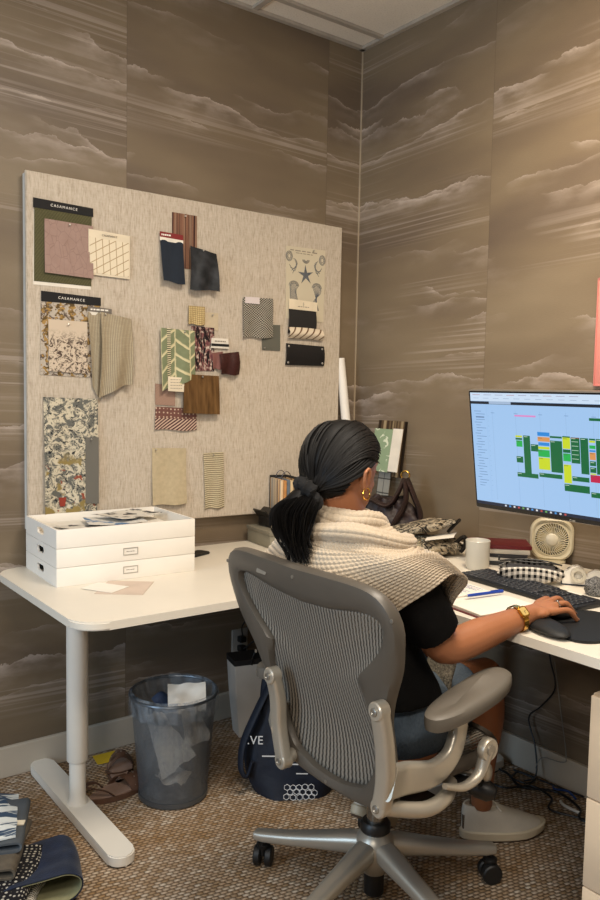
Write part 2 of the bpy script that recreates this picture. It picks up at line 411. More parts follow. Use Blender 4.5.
olive = sm('olive_leaf_jacquard', lambda t, uv, x, y: (lambda f: (t.mix(f, '565238', '75714f'), f))(t.wave(t.map(uv, (1, 1, 1), (0, 0, R(35))), 38, 9, 3, 22)), .8)
s = sample('fabric_card', 'olive leaf-patterned sample card with black header, top left of the pinboard', [(-1.506, 2.007), (-1.300, 2.003), (-1.302, 1.757), (-1.508, 1.757)], olive, .003, 'sample card',
    parts=[('backing_sheet', [(-1.507, 2.0), (-1.301, 2.0), (-1.303, 1.745), (-1.510, 1.745)], M('white_card', 'e4dccd', .7), .0015, {}),
           ('header', [(-1.510, 2.039), (-1.295, 2.033), (-1.295, 2.003), (-1.510, 2.006)], blk, .0046, {})])
text('CASAMANCE', .0128, ink_white, TX(-1.402, 2.0205, .0052) @ Matrix.Rotation(R(-1.5), 4, 'Z'), s, space=1.4)
pinkm = sm('dusty_pink_crackle', lambda t, uv, x, y: (t.mix(t.ramp(t.voro(t.map(uv, (1, .6, 1)), 46, 'DISTANCE_TO_EDGE'), [(0., .55), (.04, 0.)]), t.mix(t.noise(uv, 30, 3), '8f756a', 'a3897e'), '7a6056'), t.noise(uv, 90, 3)), .7)
sample('wallpaper_sample', 'dusty pink crackled square sample over the olive card', [(-1.472, 1.973), (-1.297, 1.970), (-1.297, 1.784), (-1.473, 1.789)], pinkm, .007, 'paper sample', pin=(-1.385, 1.962), curl=.006)
def diam(t, uv, x, y):
    a = stripes(t, t.math('ADD', y, t.math('MULTIPLY', x, -.62)), .031, .1, .04); b = stripes(t, t.math('ADD', x, t.math('MULTIPLY', y, .05)), .026, .1, .04)
    return t.mix(t.math('MAXIMUM', a, b), 'ddd0b6', 'a38a66')
s = sample('wallpaper_sample', 'cream card with tan diagonal lattice, right of the dusty pink square', [(-1.310, 1.931), (-1.160, 1.926), (-1.160, 1.803), (-1.310, 1.806)], sm('tan_lattice_paper', diam), .010, 'sample card',
    parts=[('backing_sheet', [(-1.314, 1.959), (-1.155, 1.953), (-1.155, 1.796), (-1.314, 1.799)], M('cream_card', 'ddcfb4', .7), .0085, {})])
text('CASAMANCE', .010, ink_grey, TX(-1.235, 1.942, .0103), s)

def floral(bgc, cols, sc_):
    def f(t, uv, x, y):
        d = t.map(uv, (1, 1, 1)); n1 = t.noise(d, sc_, 5, .65, 1.5)
        pet = t.voro(t.map(uv, (1, 1, 1)), sc_*1.4, 'F1')
        c = t.mix(t.ramp(n1, [(.50, 0.), (.54, 1.)]), bgc, cols[0]); c = t.mix(t.ramp(t.noise(d, sc_*1.7, 4, .6, 2.), [(.56, 0.), (.60, 1.)]), c, cols[1])
        return t.mix(t.ramp(pet, [(.05, .9), (.12, 0.)]), c, cols[2])
    return f
goldpaper = sm('gold_bird_of_paradise_paper', lambda t, uv, x, y: t.mix(t.ramp(t.wave(uv, 7, 7, 2, 6), [(.62, 0.), (.72, 1.)]), t.mix(t.ramp(t.noise(uv, 34, 4, .6, 2), [(.5, 0.), (.58, 1.)]), 'b5aa9b', '5b4c42'), t.mix(t.ramp(t.noise(uv, 45), [(.45, 0.), (.55, 1.)]), '5d4a2e', 'a3824c')))
s = sample('wallpaper_card', 'gold and grey foliage wallpaper card with black header, below the olive card', [(-1.484, 1.692), (-1.270, 1.690), (-1.272, 1.429), (-1.489, 1.436)], goldpaper, .003, 'sample card',
    parts=[('header', [(-1.484, 1.726), (-1.266, 1.719), (-1.266, 1.690), (-1.484, 1.690)], blk, .0046, {})])
text('CASAMANCE', .0128, ink_white, TX(-1.376, 1.7055, .0052) @ Matrix.Rotation(R(-1.5), 4, 'Z'), s, space=1.4)
sample('wallpaper_sample', 'pale sample with grey leaf drawing, pinned over the gold foliage card', [(-1.460, 1.630), (-1.318, 1.629), (-1.318, 1.443), (-1.459, 1.449)],
       sm('grey_leaf_drawing', lambda t, uv, x, y: t.mix(t.math('MULTIPLY', t.ramp(t.noise(uv, 46, 5, .65, 2), [(.49, 0.), (.55, 1.)]), t.ramp(y, [(.105, 1.), (.15, 0.)])), 'c9b8a2', '54463d')), .0065, 'paper sample', pin=(-1.39, 1.615), curl=.003)
def ribv(c1, c2, w):
    return lambda t, uv, x, y: (lambda f: (t.mix(f, c1, c2), f))(t.math('MULTIPLY', t.math('ABSOLUTE', t.math('SINE', t.math('MULTIPLY', t.math('ADD', x, t.math('MULTIPLY', t.noise(uv, 9, 2), .006)), PI/w))), t.ramp(t.noise(t.map(uv, (20, 150, 1)), 1, 2), [(.3, .75), (.6, 1.)])))
rib = sm('beige_ribbed_weave', ribv('7a6d57', 'b5a78d', .0062), .9, .0012)
s = sample('fabric_swatch', 'narrow beige ribbed strip with grey header beside the hanging beige cloth', [(-1.318, 1.668), (-1.262, 1.668), (-1.268, 1.345), (-1.300, 1.395)], rib, .008, bow=.006, wav=.004, seed=1,
    parts=[('header', [(-1.318, 1.686), (-1.226, 1.681), (-1.226, 1.664), (-1.318, 1.667)], M('grey_header_card', '6d655b', .6), .0095, {}), ('white_strip', [(-1.318, 1.667), (-1.262, 1.667), (-1.262, 1.655), (-1.318, 1.655)], M('white_card', 'e4dccd'), .0093, {})])
lines(ink_white, TX(-1.272, 1.675, .0098), s, .07, .005)
sample('fabric_swatch', 'beige ribbed cloth hanging loose beside the gold foliage card', [(-1.272, 1.668), (-1.151, 1.650), (-1.156, 1.405), (-1.282, 1.352)], rib, .014, wav=.012, bow=.02, curl=.012, seed=2, pin=(-1.255, 1.66), nu=20, nv=20, bot=.012)

def toile(t, uv, x, y):
    n = t.noise(uv, 36, 6, .70, 1.2); c = t.mix(t.ramp(n, [(.46, 0.), (.54, 1.)]), 'c9bfa7', '63635d')
    c = t.mix(t.ramp(t.noise(uv, 46, 4, .6, 2), [(.58, 0.), (.61, 1.)]), c, '1e2126')
    c = t.mix(t.math('MULTIPLY', t.ramp(t.noise(t.map(uv, loc=(4, 2, 0)), 16, 3), [(.56, 0.), (.6, 1.)]), t.ramp(y, [(.2, 1.), (.25, 0.)])), c, '8c7a4a')
    return t.mix(t.math('MULTIPLY', t.ramp(t.noise(t.map(uv, loc=(9, 7, 0)), 24, 2), [(.62, 0.), (.64, 1.)]), t.ramp(y, [(.16, 1.), (.2, 0.)])), c, '8f4a36')
sample('toile_swatch', 'long scenic toile fabric in grey and cream hanging behind the white boxes', [(-1.479, 1.358), (-1.278, 1.353), (-1.282, .925), (-1.477, .925)], sm('scenic_toile', toile), .004, wav=.006, curl=.004, bow=.006, nu=16, nv=24,
    parts=[('urn_motif', [(-1.428, 1.0), (-1.400, 1.0), (-1.405, .968), (-1.423, .968)], M('terracotta_ink', '8e3321'), .0135, {})])
s = sample('colour_card', 'plain grey strip card over the toile fabric', [(-1.329, 1.214), (-1.279, 1.213), (-1.279, .969), (-1.330, .973)], M('warm_grey_card', '68655d', .7, 0, .02), .017, 'sample card', pin=(-1.31, 1.207))
copper = sm('copper_stripe_velvet', lambda t, uv, x, y: t.ramp(t.noise(t.map(uv, (110, .6, 1)), 1, 3, .6), [(.3, '1c1112'), (.42, '4a2e28'), (.48, '9a7058'), (.53, '38221f'), (.6, 'b08f75'), (.68, '2c1a1a')]), .5)
sample('fabric_swatch', 'copper and brown striped sample behind the navy cloth', [(-.979, 2.067), (-.871, 2.067), (-.869, 1.86), (-.979, 1.86)], copper, .003, pin=(-.925, 2.058))
navy = M('navy_wool', '141f2c', .85, 0, .06, 60, .0006, 700)
s = sample('fabric_swatch', 'navy cloth sample with a red and white header', [(-1.033, 1.966), (-.936, 1.966), (-.934, 1.794), (-1.028, 1.802)], navy, .009, bow=.004, curl=.020, wav=.003,
    parts=[('red_header', [(-1.034, 1.987), (-.935, 1.984), (-.935, 1.964), (-1.034, 1.967)], M('red_header_card', '7c1f20', .5), .0105, {}), ('white_header', [(-1.034, 1.967), (-.935, 1.964), (-.935, 1.950), (-1.034, 1.953)], M('white_card', 'e4dccd'), .0108, {})])
lines(ink_white, TX(-1.008, 1.976, .0109), s, .04, .006)
sample('leather_swatch', 'crumpled charcoal cloth sample beside the navy cloth', [(-.905, 1.948), (-.788, 1.930), (-.786, 1.782), (-.912, 1.779)],
       sm('charcoal_velvet', lambda t, uv, x, y: (t.ramp(t.noise(uv, 22, 3), [(.35, '1f2122'), (.65, '36373a')]), t.noise(uv, 18, 2)), .5, .004), .012, bow=.012, wav=.010, curl=.014, seed=3, pin=(-.85, 1.935), nu=16, nv=16)
sample('woven_swatch', 'small yellow basket-weave square sample', [(-.908, 1.719), (-.836, 1.719), (-.835, 1.648), (-.910, 1.646)],
       sm('yellow_basket_weave', lambda t, uv, x, y: (lambda f: (t.mix(f, '92794c', 'd2bb88'), f))(t.math('POWER', t.math('ABSOLUTE', t.math('MULTIPLY', t.math('SINE', t.math('MULTIPLY', x, PI/.0078)), t.math('SINE', t.math('MULTIPLY', y, PI/.0078)))), .5)), .8, .002), .010, wav=.004, th=.003)
sample('paper_swatch', 'small plain cream tag beside the yellow woven square', [(-.835, 1.699), (-.771, 1.700), (-.770, 1.630), (-.833, 1.632)], M('linen_paper', 'c0b094', .8, 0, .03, 60), .003, 'paper sample', pin=(-.80, 1.69))
def greenikat(t, uv, x, y):
    xw = t.math('ADD', x, t.math('MULTIPLY', t.noise(uv, 60, 2), .006)); yw = t.math('ADD', y, t.math('MULTIPLY', t.noise(uv, 35, 2), .008))
    seg = t.math('FLOOR', t.math('DIVIDE', xw, .062)); sg = t.math('SUBTRACT', t.math('MULTIPLY', t.math('MODULO', seg, 2.), 2.), 1.)
    dg = stripes(t, t.math('ADD', yw, t.math('MULTIPLY', t.math('MULTIPLY', xw, sg), .8)), .062, .2, .05)
    v = stripes(t, xw, .062, .08, .04); c = t.mix(t.math('MAXIMUM', dg, v), t.mix(t.noise(uv, 40), '6c7355', '848b6c'), 'c9bf97')
    band = t.math('MULTIPLY', t.math('GREATER_THAN', x, .026), t.math('LESS_THAN', x, .042))
    return t.mix(band, c, t.mix(stripes(t, y, .0085, .5, .08), '3a3a2c', 'd5cba8'))
sample('fabric_swatch', 'green and cream zigzag printed fabric sample in the centre cluster', [(-1.031, 1.626), (-.884, 1.622), (-.882, 1.44), (-1.030, 1.385)], sm('green_zigzag_print', greenikat), .014, wav=.008, curl=.008, pin=(-.93, 1.615), nu=18)
sample('fabric_swatch', 'dark plum floral striped sample beside the green zigzag fabric', [(-.893, 1.642), (-.789, 1.640), (-.787, 1.469), (-.884, 1.468)],
       sm('plum_floral_stripe', lambda t, uv, x, y: t.mix(t.ramp(t.noise(t.map(uv, (95, 26, 1)), 1, 4, .6, 1), [(.46, 0.), (.54, 1.)]), '1c1416', t.ramp(t.noise(t.map(uv, (60, 60, 1)), 1, 3), [(.4, '6b3f42'), (.52, '8f6a62'), (.6, 'c9b7a8')]))), .005)
s = sample('label_tag', 'white rounded label with a black stripe beside the plum floral sample', [(-.803, 1.600), (-.727, 1.600), (-.722, 1.560), (-.807, 1.560)], M('white_card', 'e4dccd'), .010, 'label', th=.002,
    parts=[('black_stripe', Qr(-.806, 1.578, -.724, 1.568), blk, .0125, {})])
lines(ink_grey, TX(-.765, 1.588, .0125), s, .05, .004)
sample('leather_swatch', 'small dark burgundy leather piece in the centre cluster', [(-.770, 1.538), (-.680, 1.550), (-.676, 1.456), (-.765, 1.455)], sm('burgundy_leather', lambda t, uv, x, y: (t.mix(t.noise(uv, 90, 3), '2a1513', '472622'), t.noise(uv, 240, 3)), .4), .016, wav=.008, bow=.008, th=.003)
sample('fabric_swatch', 'small dusty mauve piece tucked behind the burgundy leather', [(-.800, 1.540), (-.752, 1.548), (-.750, 1.478), (-.797, 1.476)], M('mauve_cloth', '7b4f48', .8), .009, wav=.004)
s = sample('paper_tag', 'small cream care tag above the brown wood panel', [(-1.005, 1.441), (-.935, 1.438), (-.935, 1.383), (-1.004, 1.386)], M('cream_card', 'ddcfb4', .7), .028, 'label')
for i in range(4): lines(ink_grey, TX(-.97, 1.43-.011*i, .0285), s, .05, .002)
sample('mauve_stripe_swatch', 'mauve diagonal striped sample behind the cream care tag', [(-1.047, 1.414), (-.961, 1.406), (-.961, 1.328), (-1.046, 1.333)],
       sm('mauve_stripe', lambda t, uv, x, y: t.mix(t.wave(t.map(uv, (1, 1, 1), (0, 0, R(-30))), 60, 2, 1, 20), '8a6b5c', 'a88c7a')), .004)
sample('ornate_swatch', 'maroon and cream ornate border fabric at the bottom of the centre cluster', [(-1.046, 1.326), (-.867, 1.318), (-.866, 1.232), (-1.050, 1.237)],
       sm('ornate_border_print', lambda t, uv, x, y: t.mix(t.math('GREATER_THAN', y, .045), t.mix(stripes(t, t.math('ADD', x, t.math('MULTIPLY', y, -1.3)), .017, .5, .06), 'c2a793', '46262a'), t.mix(t.ramp(t.voro(uv, 62, 'F1', 'Distance', .2), [(.18, 1.), (.26, 0.)]), '6e4a42', 'c4ab95'))), .006, wav=.003)
sample('velvet_swatch', 'brown ribbed velvet square overlapping the green zigzag fabric', [(-.935, 1.453), (-.777, 1.449), (-.775, 1.296), (-.938, 1.301)],
       sm('brown_velvet_board', lambda t, uv, x, y: t.ramp(t.noise(t.map(uv, (60, 8, 1)), 1, 3), [(.3, '46321c'), (.5, '614628'), (.7, '745735')]), .35), .024, curl=.008, th=.006, pin=(-.855, 1.444), bow=.004)
sample('herringbone_swatch', 'black and white herringbone woven sample with a small white tag', [(-.658, 1.772), (-.509, 1.778), (-.506, 1.616), (-.656, 1.609)],
       sm('grey_herringbone_weave', lambda t, uv, x, y: (lambda f: (t.mix(f, '38352f', 'b9b2a2'), f))(t.ramp(t.math('MULTIPLY', t.math('SINE', t.math('MULTIPLY', t.math('ADD', x, t.math('MULTIPLY', t.noise(uv, 14, 1), .02)), PI/.0062)), t.math('SINE', t.math('MULTIPLY', t.math('ADD', y, t.math('MULTIPLY', t.noise(uv, 12, 1), .02)), PI/.0048))), [(.0, 0.), (.12, 1.)]))), .009, wav=.006, th=.002,
       parts=[('paper_tag', [(-.650, 1.774), (-.580, 1.777), (-.579, 1.750), (-.650, 1.749)], M('lilac_white_card', 'd3c8c6', .7), .014, {})])
sample('colour_card', 'small plain dark grey card below the herringbone sample', [(-.560, 1.668), (-.466, 1.672), (-.464, 1.563), (-.557, 1.563)], M('slate_card', '5b5a50', .6, 0, .03), .004, 'sample card', pin=(-.548, 1.572))
s = sample('seabed_wallpaper', 'pale wallpaper sample with a blue-grey starfish, top right of the pinboard', [(-.442, 2.006), (-.229, 2.010), (-.234, 1.698), (-.437, 1.702)], M('ivory_paper', 'c6bba2', .75, 0, .02), .003, 'paper sample', pin=(-.30, 2.0))
sea = M('slate_blue_ink', '5d6065', .8, 0, .12, 90)
star = []
for k in range(10):
    a = R(90+36*k+4); rr = .044 if k % 2 == 0 else .013
    star.append((-.336+rr*math.cos(a), 1.893+rr*math.sin(a)))
obj('starfish_print', MB().prism(star, .0004, frame((0, BY-.0036, 0), (1, 0, 0), (0, 0, 1), (0, -1, 0))), sea, s)
jb = MB()
for sx in (-1, 1):
    cx0 = -.336+sx*.062
    for k in range(9):
        a0 = R(20+17*k); px = cx0+.024*math.cos(a0); pz = 1.835+.020*math.sin(a0)
        jb.tube(ax([(px, BY-.0036, pz), (px*.7+cx0*.3+sx*.004, BY-.0036, pz-.022), (cx0+sx*(.004*k-.02)-.0, BY-.0036, 1.78-.004*k), (cx0-sx*.012+.002*k, BY-.0036, 1.735+.003*k)], 5), .0011, 4)
    for rr in (.026, .021, .015): jb.tube([(cx0+rr*math.cos(R(a)), BY-.0036, 1.842+rr*.8*math.sin(R(a))) for a in range(0, 190, 15)], .0012, 4)
    for k in range(4): jb.tube(ax([(-.336+sx*(.088-.006*k), BY-.0036, 1.93-.012*k), (-.336+sx*(.06-.004*k), BY-.0036, 1.905+.012*k), (-.336+sx*(.045+.007*k), BY-.0036, 1.94+.006*k)], 5), .0011, 4)
    for rr in (.010, .016, .021): jb.tube([(-.336+sx*.089+rr*math.cos(R(a))*.8, BY-.0036, 1.965+rr*math.sin(R(a))) for a in range(0, 370, 30)], .0012, 4)
for rr in (.008, .013, .018): jb.tube([(-.336+rr*math.cos(R(a)), BY-.0036, 1.958+rr*.8*math.sin(R(a))) for a in range(180, 370, 20)], .0013, 4)
obj('sea_creature_print', jb, sea, s)
lines(ink_grey, TX(-.345, 1.992, .0036), s, .15, .004); lines(ink_grey, TX(-.345, 1.982, .0036), s, .09, .003)
s = sample('leather_swatch', 'black swatch with a cream header pinned over the starfish paper', [(-.426, 1.744), (-.280, 1.741), (-.278, 1.649), (-.429, 1.641)], M('matt_black_cloth', '1d1a18', .8), .009, bow=.006,
    parts=[('header', [(-.427, 1.786), (-.274, 1.780), (-.274, 1.741), (-.427, 1.743)], M('cream_card', 'ddcfb4', .7), .0105, {})])
text('5', .018, ink_grey, TX(-.350, 1.767, .011), s); lines(ink_grey, TX(-.350, 1.756, .011), s, .06, .003)
t = thing('trim_roll', 'cream and brown striped strip folded below the black swatch', 'fabric sample', (-.34, BY, 1.62))
rb = MB().sheet(lambda u, v: (-.431+.183*u, BY-.012-.016*math.sin(PI*v)*1.1, 1.664-.002*u-.044*v+.003*math.sin(3*u)), 16, 8, .002, .18, .045)
obj('cloth', rb, sm('cream_brown_stripe', lambda t, uv, x, y: t.mix(stripes(t, t.math('ADD', x, y), .034, .24, .05), 'd9cab2', '6b513a')), t)
t = sample('leather_swatch', 'black leather rectangle with rivets at its corners, lowest at the right of the board', [(-.436, 1.597), (-.232, 1.592), (-.230, 1.507), (-.438, 1.505)], M('black_leather', '141416', .38, 0, .1, 40, .0006, 400), .010, bow=.006, th=.004)
for px, pz in ((-.425, 1.585), (-.243, 1.580), (-.241, 1.518), (-.427, 1.516)): obj('rivet', MB().ell((px, BY-.0125, pz), (.005, .003, .005)), M('pin_steel', 'b8b4ac', .3, .8), t)
sample('linen_swatch', 'plain cream linen rectangle low on the pinboard', [(-1.058, 1.167), (-.911, 1.162), (-.911, .943), (-1.061, .945)], M('cream_linen', 'b8a888', .85, 0, .05, 70, .0008, 600), .003, curl=.012, wav=.003, pin=(-1.045, 1.16))
sample('pleated_swatch', 'narrow cream sample with horizontal ribs, low centre of the pinboard', [(-.833, 1.140), (-.740, 1.142), (-.733, .915), (-.824, .913)],
       sm('cream_horizontal_rib', lambda t, uv, x, y: (lambda f: (t.mix(f, '8a7d63', 'cbbe9f'), f))(t.math('ABSOLUTE', t.math('SINE', t.math('MULTIPLY', y, PI/.0085)))), .8, .003), .005, wav=.004, th=.002, pin=(-.79, 1.132))
# ------------------------------------------------------------ on the left desk
boxm = M('white_tray_board', 'ebe5da', .5, 0, .015, 6)
def wall_with_slot(w, h, th, sw, sh):
    """rectangular board in local xz with a rounded hand slot"""
    mb = MB(); n = 6; inner = rrect(sw, sh, sh/2-.0005, n, 0, h*.06); k = len(inner); outer = []
    for (x, y) in inner:
        dx, dy = x, y-h*.06; s_ = min((w/2)/abs(dx) if abs(dx) > 1e-6 else 1e9, (h/2)/abs(dy) if abs(dy) > 1e-6 else 1e9)
        outer.append((max(-w/2, min(w/2, dx*s_)), max(-h/2, min(h/2, dy*s_))))
    for q, (sx, sy) in enumerate(((1, 1), (-1, 1), (-1, -1), (1, -1))): outer[q*(n+1)+n//2] = (sx*w/2, sy*h/2)
    mb.loft([[(x, -th/2, y) for x, y in inner], [(x, -th/2, y) for x, y in outer], [(x, th/2, y) for x, y in outer], [(x, th/2, y) for x, y in inner], [(x, -th/2, y) for x, y in inner]], caps=False)
    bmesh.ops.remove_doubles(mb.bm, verts=mb.bm.verts, dist=1e-5); return mb
BXM = Matrix.Translation((-1.306, -.228, LZ)) @ Matrix.Rotation(R(-2.2), 4, 'Z')
BW, BD, BH = .487, .335, .0605
def traybox(k, label):
    z = k*(BH+.0012)
    t = thing('storage_box', label, 'box', (-1.311, -.206, LZ+z), 'white storage boxes stacked on the left desk')
    b = MB(); e = .007
    b.box((0, 0, z+.004), (BW-.004, BD-.004, .006)); b.box((0, -BD/2+e/2, z+BH/2), (BW, e, BH), bev=.0012); b.box((0, BD/2-e/2, z+BH/2), (BW, e, BH), bev=.0012); b.box((BW/2-e/2, 0, z+BH/2), (e, BD-2*e, BH))
    obj('body', b.xf(BXM), boxm, t)
    obj('handle_side', wall_with_slot(BD-2*e, BH, e, .072, .022).xf(BXM @ Matrix.Translation((-BW/2+e/2, 0, z+BH/2)) @ Matrix.Rotation(R(90), 4, 'Z')), boxm, t, smooth=False)
    if k < 2:
        h = MB(); h.box((.005, -BD/2-.001, z+BH*.52+.011), (.052, .002, .0022)).box((.005, -BD/2-.001, z+BH*.52-.011), (.052, .002, .0022)).box((-.020, -BD/2-.001, z+BH*.52), (.0022, .002, .022)).box((.030, -BD/2-.001, z+BH*.52), (.0022, .002, .022))
        h = obj('label_holder', h.xf(BXM), M('pale_steel', 'b9b3a8', .4, .5), t)
        lines(ink_grey, BXM @ Matrix.Translation((.005, -BD/2-.0008, z+BH*.52)) @ Matrix.Rotation(R(90), 4, 'X'), h, .03, .002)
    return t
traybox(0, 'bottom white tray box of the stack of three, with a label holder')
traybox(1, 'middle white tray box of the stack of three, with a label holder')
traybox(2, 'top open white tray box of the stack of three, filled with papers')
def paper(name, label, c, size, rotz, mat, cat='paper', curl=.01, th=.0008, group=None, tilt=0, seed=0):
    mt = Matrix.Translation(c) @ Matrix.Rotation(R(rotz), 4, 'Z') @ Matrix.Rotation(R(tilt), 4, 'X')
    mb = MB().sheet(lambda u, v: ((u-.5)*size[0], (v-.5)*size[1], curl*(4*(u-.5)**2+.6*math.sin(4*v+seed)*(u-.2))), 12, 10, th, size[0], size[1]).xf(mt)
    return tag(obj(name, mb, mat), label, cat, group)
zt = LZ+2*(BH+.0012)+.035
printp = sm('printed_page', lambda t, uv, x, y: t.mix(t.ramp(t.noise(uv, 18, 3), [(.52, 0.), (.56, 1.)]), 'd8d2c6', '3b3a3c'), .5)
bluep = sm('blue_printed_page', lambda t, uv, x, y: t.mix(t.ramp(t.noise(uv, 14, 3), [(.5, 0.), (.55, 1.)]), 'dcd8cf', '5d7fa6'), .5)
wp = M('white_paper', 'e8e2d6', .6, 0, .02)
paper('magazine_page', 'dark printed page at the left in the top tray box', (-1.385, -.235, zt), (.20, .15), 12, printp, seed=1, curl=.004)
paper('magazine_page', 'white and blue curled page in the middle of the top tray box', (-1.285, -.215, zt+.009), (.20, .16), -14, bluep, seed=2, curl=.006)
paper('magazine_page', 'black and white page at the right in the top tray box', (-1.215, -.165, zt+.019), (.20, .16), 20, printp, seed=3, curl=.005)
tag(obj('paper_stack', MB().box((0, 0, 0), (.40, .29, .026)).xf(BXM @ Matrix.Translation((0, .0, 2*(BH+.0012)+.0205))), wp), 'stack of loose white paper lying inside the top tray box', 'paper')
tag(obj('colour_card', MB().box((0, 0, .0008), (.15, .17, .0012)).box((-.02, .03, .0016), (.04, .02, .0006)).xf(Matrix.Translation((-1.375, -.50, LZ)) @ Matrix.Rotation(R(-38), 4, 'Z')), M('pinkish_beige_card', 'cdb9a8', .5)), 'flat pinkish beige card on the left desk in front of the boxes', 'card')
tag(obj('paper_sheet', MB().box((0, 0, .0022), (.12, .09, .0008)).xf(Matrix.Translation((-1.43, -.47, LZ)) @ Matrix.Rotation(R(-60), 4, 'Z')), wp), 'small white paper scrap overlapping the pinkish beige card', 'paper')
tag(obj('mobile_phone', MB().prism(rrect(.06, .11, .010, 5), .008, Matrix.Translation((-.935, -.175, LZ+.0005)) @ Matrix.Rotation(R(-70), 4, 'Z'), .002), black_plastic), 'black phone lying just right of the white boxes', 'phone')

# back corner of the desk
gm = M('grey_archive_board', '8b8675', .7, 0, .05)
t = thing('archive_box', 'grey flat archive box with lid on the left desk behind the person', 'box', (-.52, -.14, LZ))
A = Matrix.Translation((-.480, -.150, LZ)) @ Matrix.Rotation(R(-6), 4, 'Z')
obj('body', MB().box((0, 0, .028), (.28, .20, .055), bev=.003).xf(A), gm, t); obj('lid', MB().box((0, 0, .060), (.288, .208, .018), bev=.003).xf(A), M('grey_archive_lid', '7a7464', .7), t)
tag(obj('fabric_roll', MB().lathe([(.006, -.10), (.020, -.10), (.020, .10), (.006, .10)], (0, 0, 0), 20).xf(A @ Matrix.Translation((-.01, -.072, .090)) @ Matrix.Rotation(R(90), 4, 'Y')), M('cream_cloth', 'd6c7ac', .8)), 'rolled cream cloth lying on the grey archive box', 'fabric roll')
def binder(name, label, x, y, h, w, cloths, rz, extra=None):
    t = thing(name, label, 'sample book', (x, y, LZ))
    B = Matrix.Translation((x, y, LZ+.0715)) @ Matrix.Rotation(R(rz), 4, 'Z')
    n = len(cloths)
    for i, cm in enumerate(cloths): obj('swatch_page', MB().box((-w/2+w*(i+.5)/n, 0, h/2-.004), (w/n*.86, .11, h-.012-.006*(i % 2)), bev=.001).xf(B), cm, t)
    obj('cover', MB().box((w/2+.003, 0, h/2), (.004, .12, h), bev=.001).box((0, .058, h/2), (w, .004, h)).xf(B), M('black_board_cover', '1d1b1a', .6), t)
    rg = MB().tube([(.022*math.cos(R(a)), -.03, h-.012+.034*math.sin(R(a))) for a in range(-20, 205, 12)], .0018, 6).tube([(.022*math.cos(R(a)), .03, h-.012+.034*math.sin(R(a))) for a in range(-20, 205, 12)], .0018, 6)
    obj('ring', rg.xf(B), M('dark_steel', '3d3b3f', .3, .8), t); return t
def edge_stripes():
    t = NT('swatch_edge_stripes', .85); t.color(t.ramp(t.noise(t.map(t.co(), (6, 75, .5)), 1, 2), [(.3, '2d2c2c'), (.40, 'b98550'), (.47, 'd9c7a6'), (.54, '6a7480'), (.6, 'd3b98c'), (.68, '7a4a32')])); return t.m
CL = [M('swatch_'+n_, c_, .85, 0, .08, 60) for n_, c_ in (('cream', 'd9c7a6'), ('tan', 'a3835a'), ('slate', '5c6670'), ('ochre', 'b07c46'), ('charcoal', '34322f'), ('sand', 'c2ab85'), ('brick', '83503a'), ('grey', '7b766c'))]
binder('sample_binder', 'tall ring binder of striped fabric swatches in the desk corner behind the person', -.485, -.118, .205, .075, [edge_stripes(), CL[3], CL[2], CL[5], CL[1]], -12)
binder('sample_binder', 'shorter ring binder of cream and grey swatches beside the tall one', -.390, -.128, .178, .085, [CL[0], CL[5], CL[7], CL[1], CL[0]], -12)
t = thing('black_organizer', 'black mesh desk tray leaning below the pinboard beside the ring binders', 'tray', (-.585, -.11, LZ+.08))
obj('tray', MB().box((0, 0, 0), (.05, .09, .012)).box((-.022, 0, .016), (.006, .09, .036)).xf(Matrix.Translation((-.555, -.1, LZ+.125)) @ Matrix.Rotation(R(-38), 4, 'Y')), black_plastic, t)
obj('stand', MB().box((-.560, -.115, LZ+.092), (.035, .09, .040), bev=.004), black_plastic, t)
t = thing('paper_roll', 'white paper tube leaning in the corner beside the pinboard', 'paper roll', (-.05, -.12, LZ))
obj('tube', MB().tube([(-.075, -.12, LZ+.01), (-.118, -.03, 1.545)], .0205, 24), M('white_roll_paper', 'e2dcd2', .6, 0, .02), t)
obj('open_end', MB().tube([(-.118, -.030, 1.5452), (-.1181, -.0299, 1.5462)], .017, 24), M('brown_core', '6d5a46', .8), t)

# sample boards leaning on the right wall
def lean(name, label, y0, y1, z0, z1, off, mat, th=.006, cat='sample card'):
    t0 = .03
    def f(u, v): return (-.012-off-t0*(1-v)-0, y0+(y1-y0)*u, z0+(z1-z0)*v)
    return tag(obj(name, MB().sheet(f, 4, 6, th, abs(y1-y0), z1-z0), mat), label, cat)
brs = sm('brown_stripe_board', lambda t, uv, x, y: t.ramp(t.noise(t.map(uv, (38, .5, 1)), 1, 2), [(.36, '1f1812'), (.48, '564431'), (.6, 'a28f6f'), (.66, '3b2f24')]), .5)
t = lean('sample_board', 'tall dark board with brown vertical stripes on the right wall near the corner', -.185, -.356, 1.03, 1.272, .0, brs, .012)
lean('sample_board', 'green card with pale leaf drawing in front of the dark striped board', -.185, -.300, 1.05, 1.236, .022, sm('green_leaf_card', lambda t, uv, x, y: t.mix(t.ramp(t.noise(uv, 22, 2, .4, 2), [(.60, 0.), (.63, 1.)]), '8a9d7e', 'd3d8c0')), .004)
lean('sample_board', 'white card leaning beside the green card', -.302, -.360, 1.055, 1.240, .022, M('white_card', 'e4dccd'), .004)
lean('tile_board', 'grey tile sample board below the green card', -.225, -.300, .83, 1.048, .030, sm('grey_tile_grid', lambda t, uv, x, y: t.mix(t.math('MAXIMUM', stripes(t, y, .062, .08, .02), stripes(t, x, .038, .08, .02)), '8b8a84', '3e3d3b')), .004)

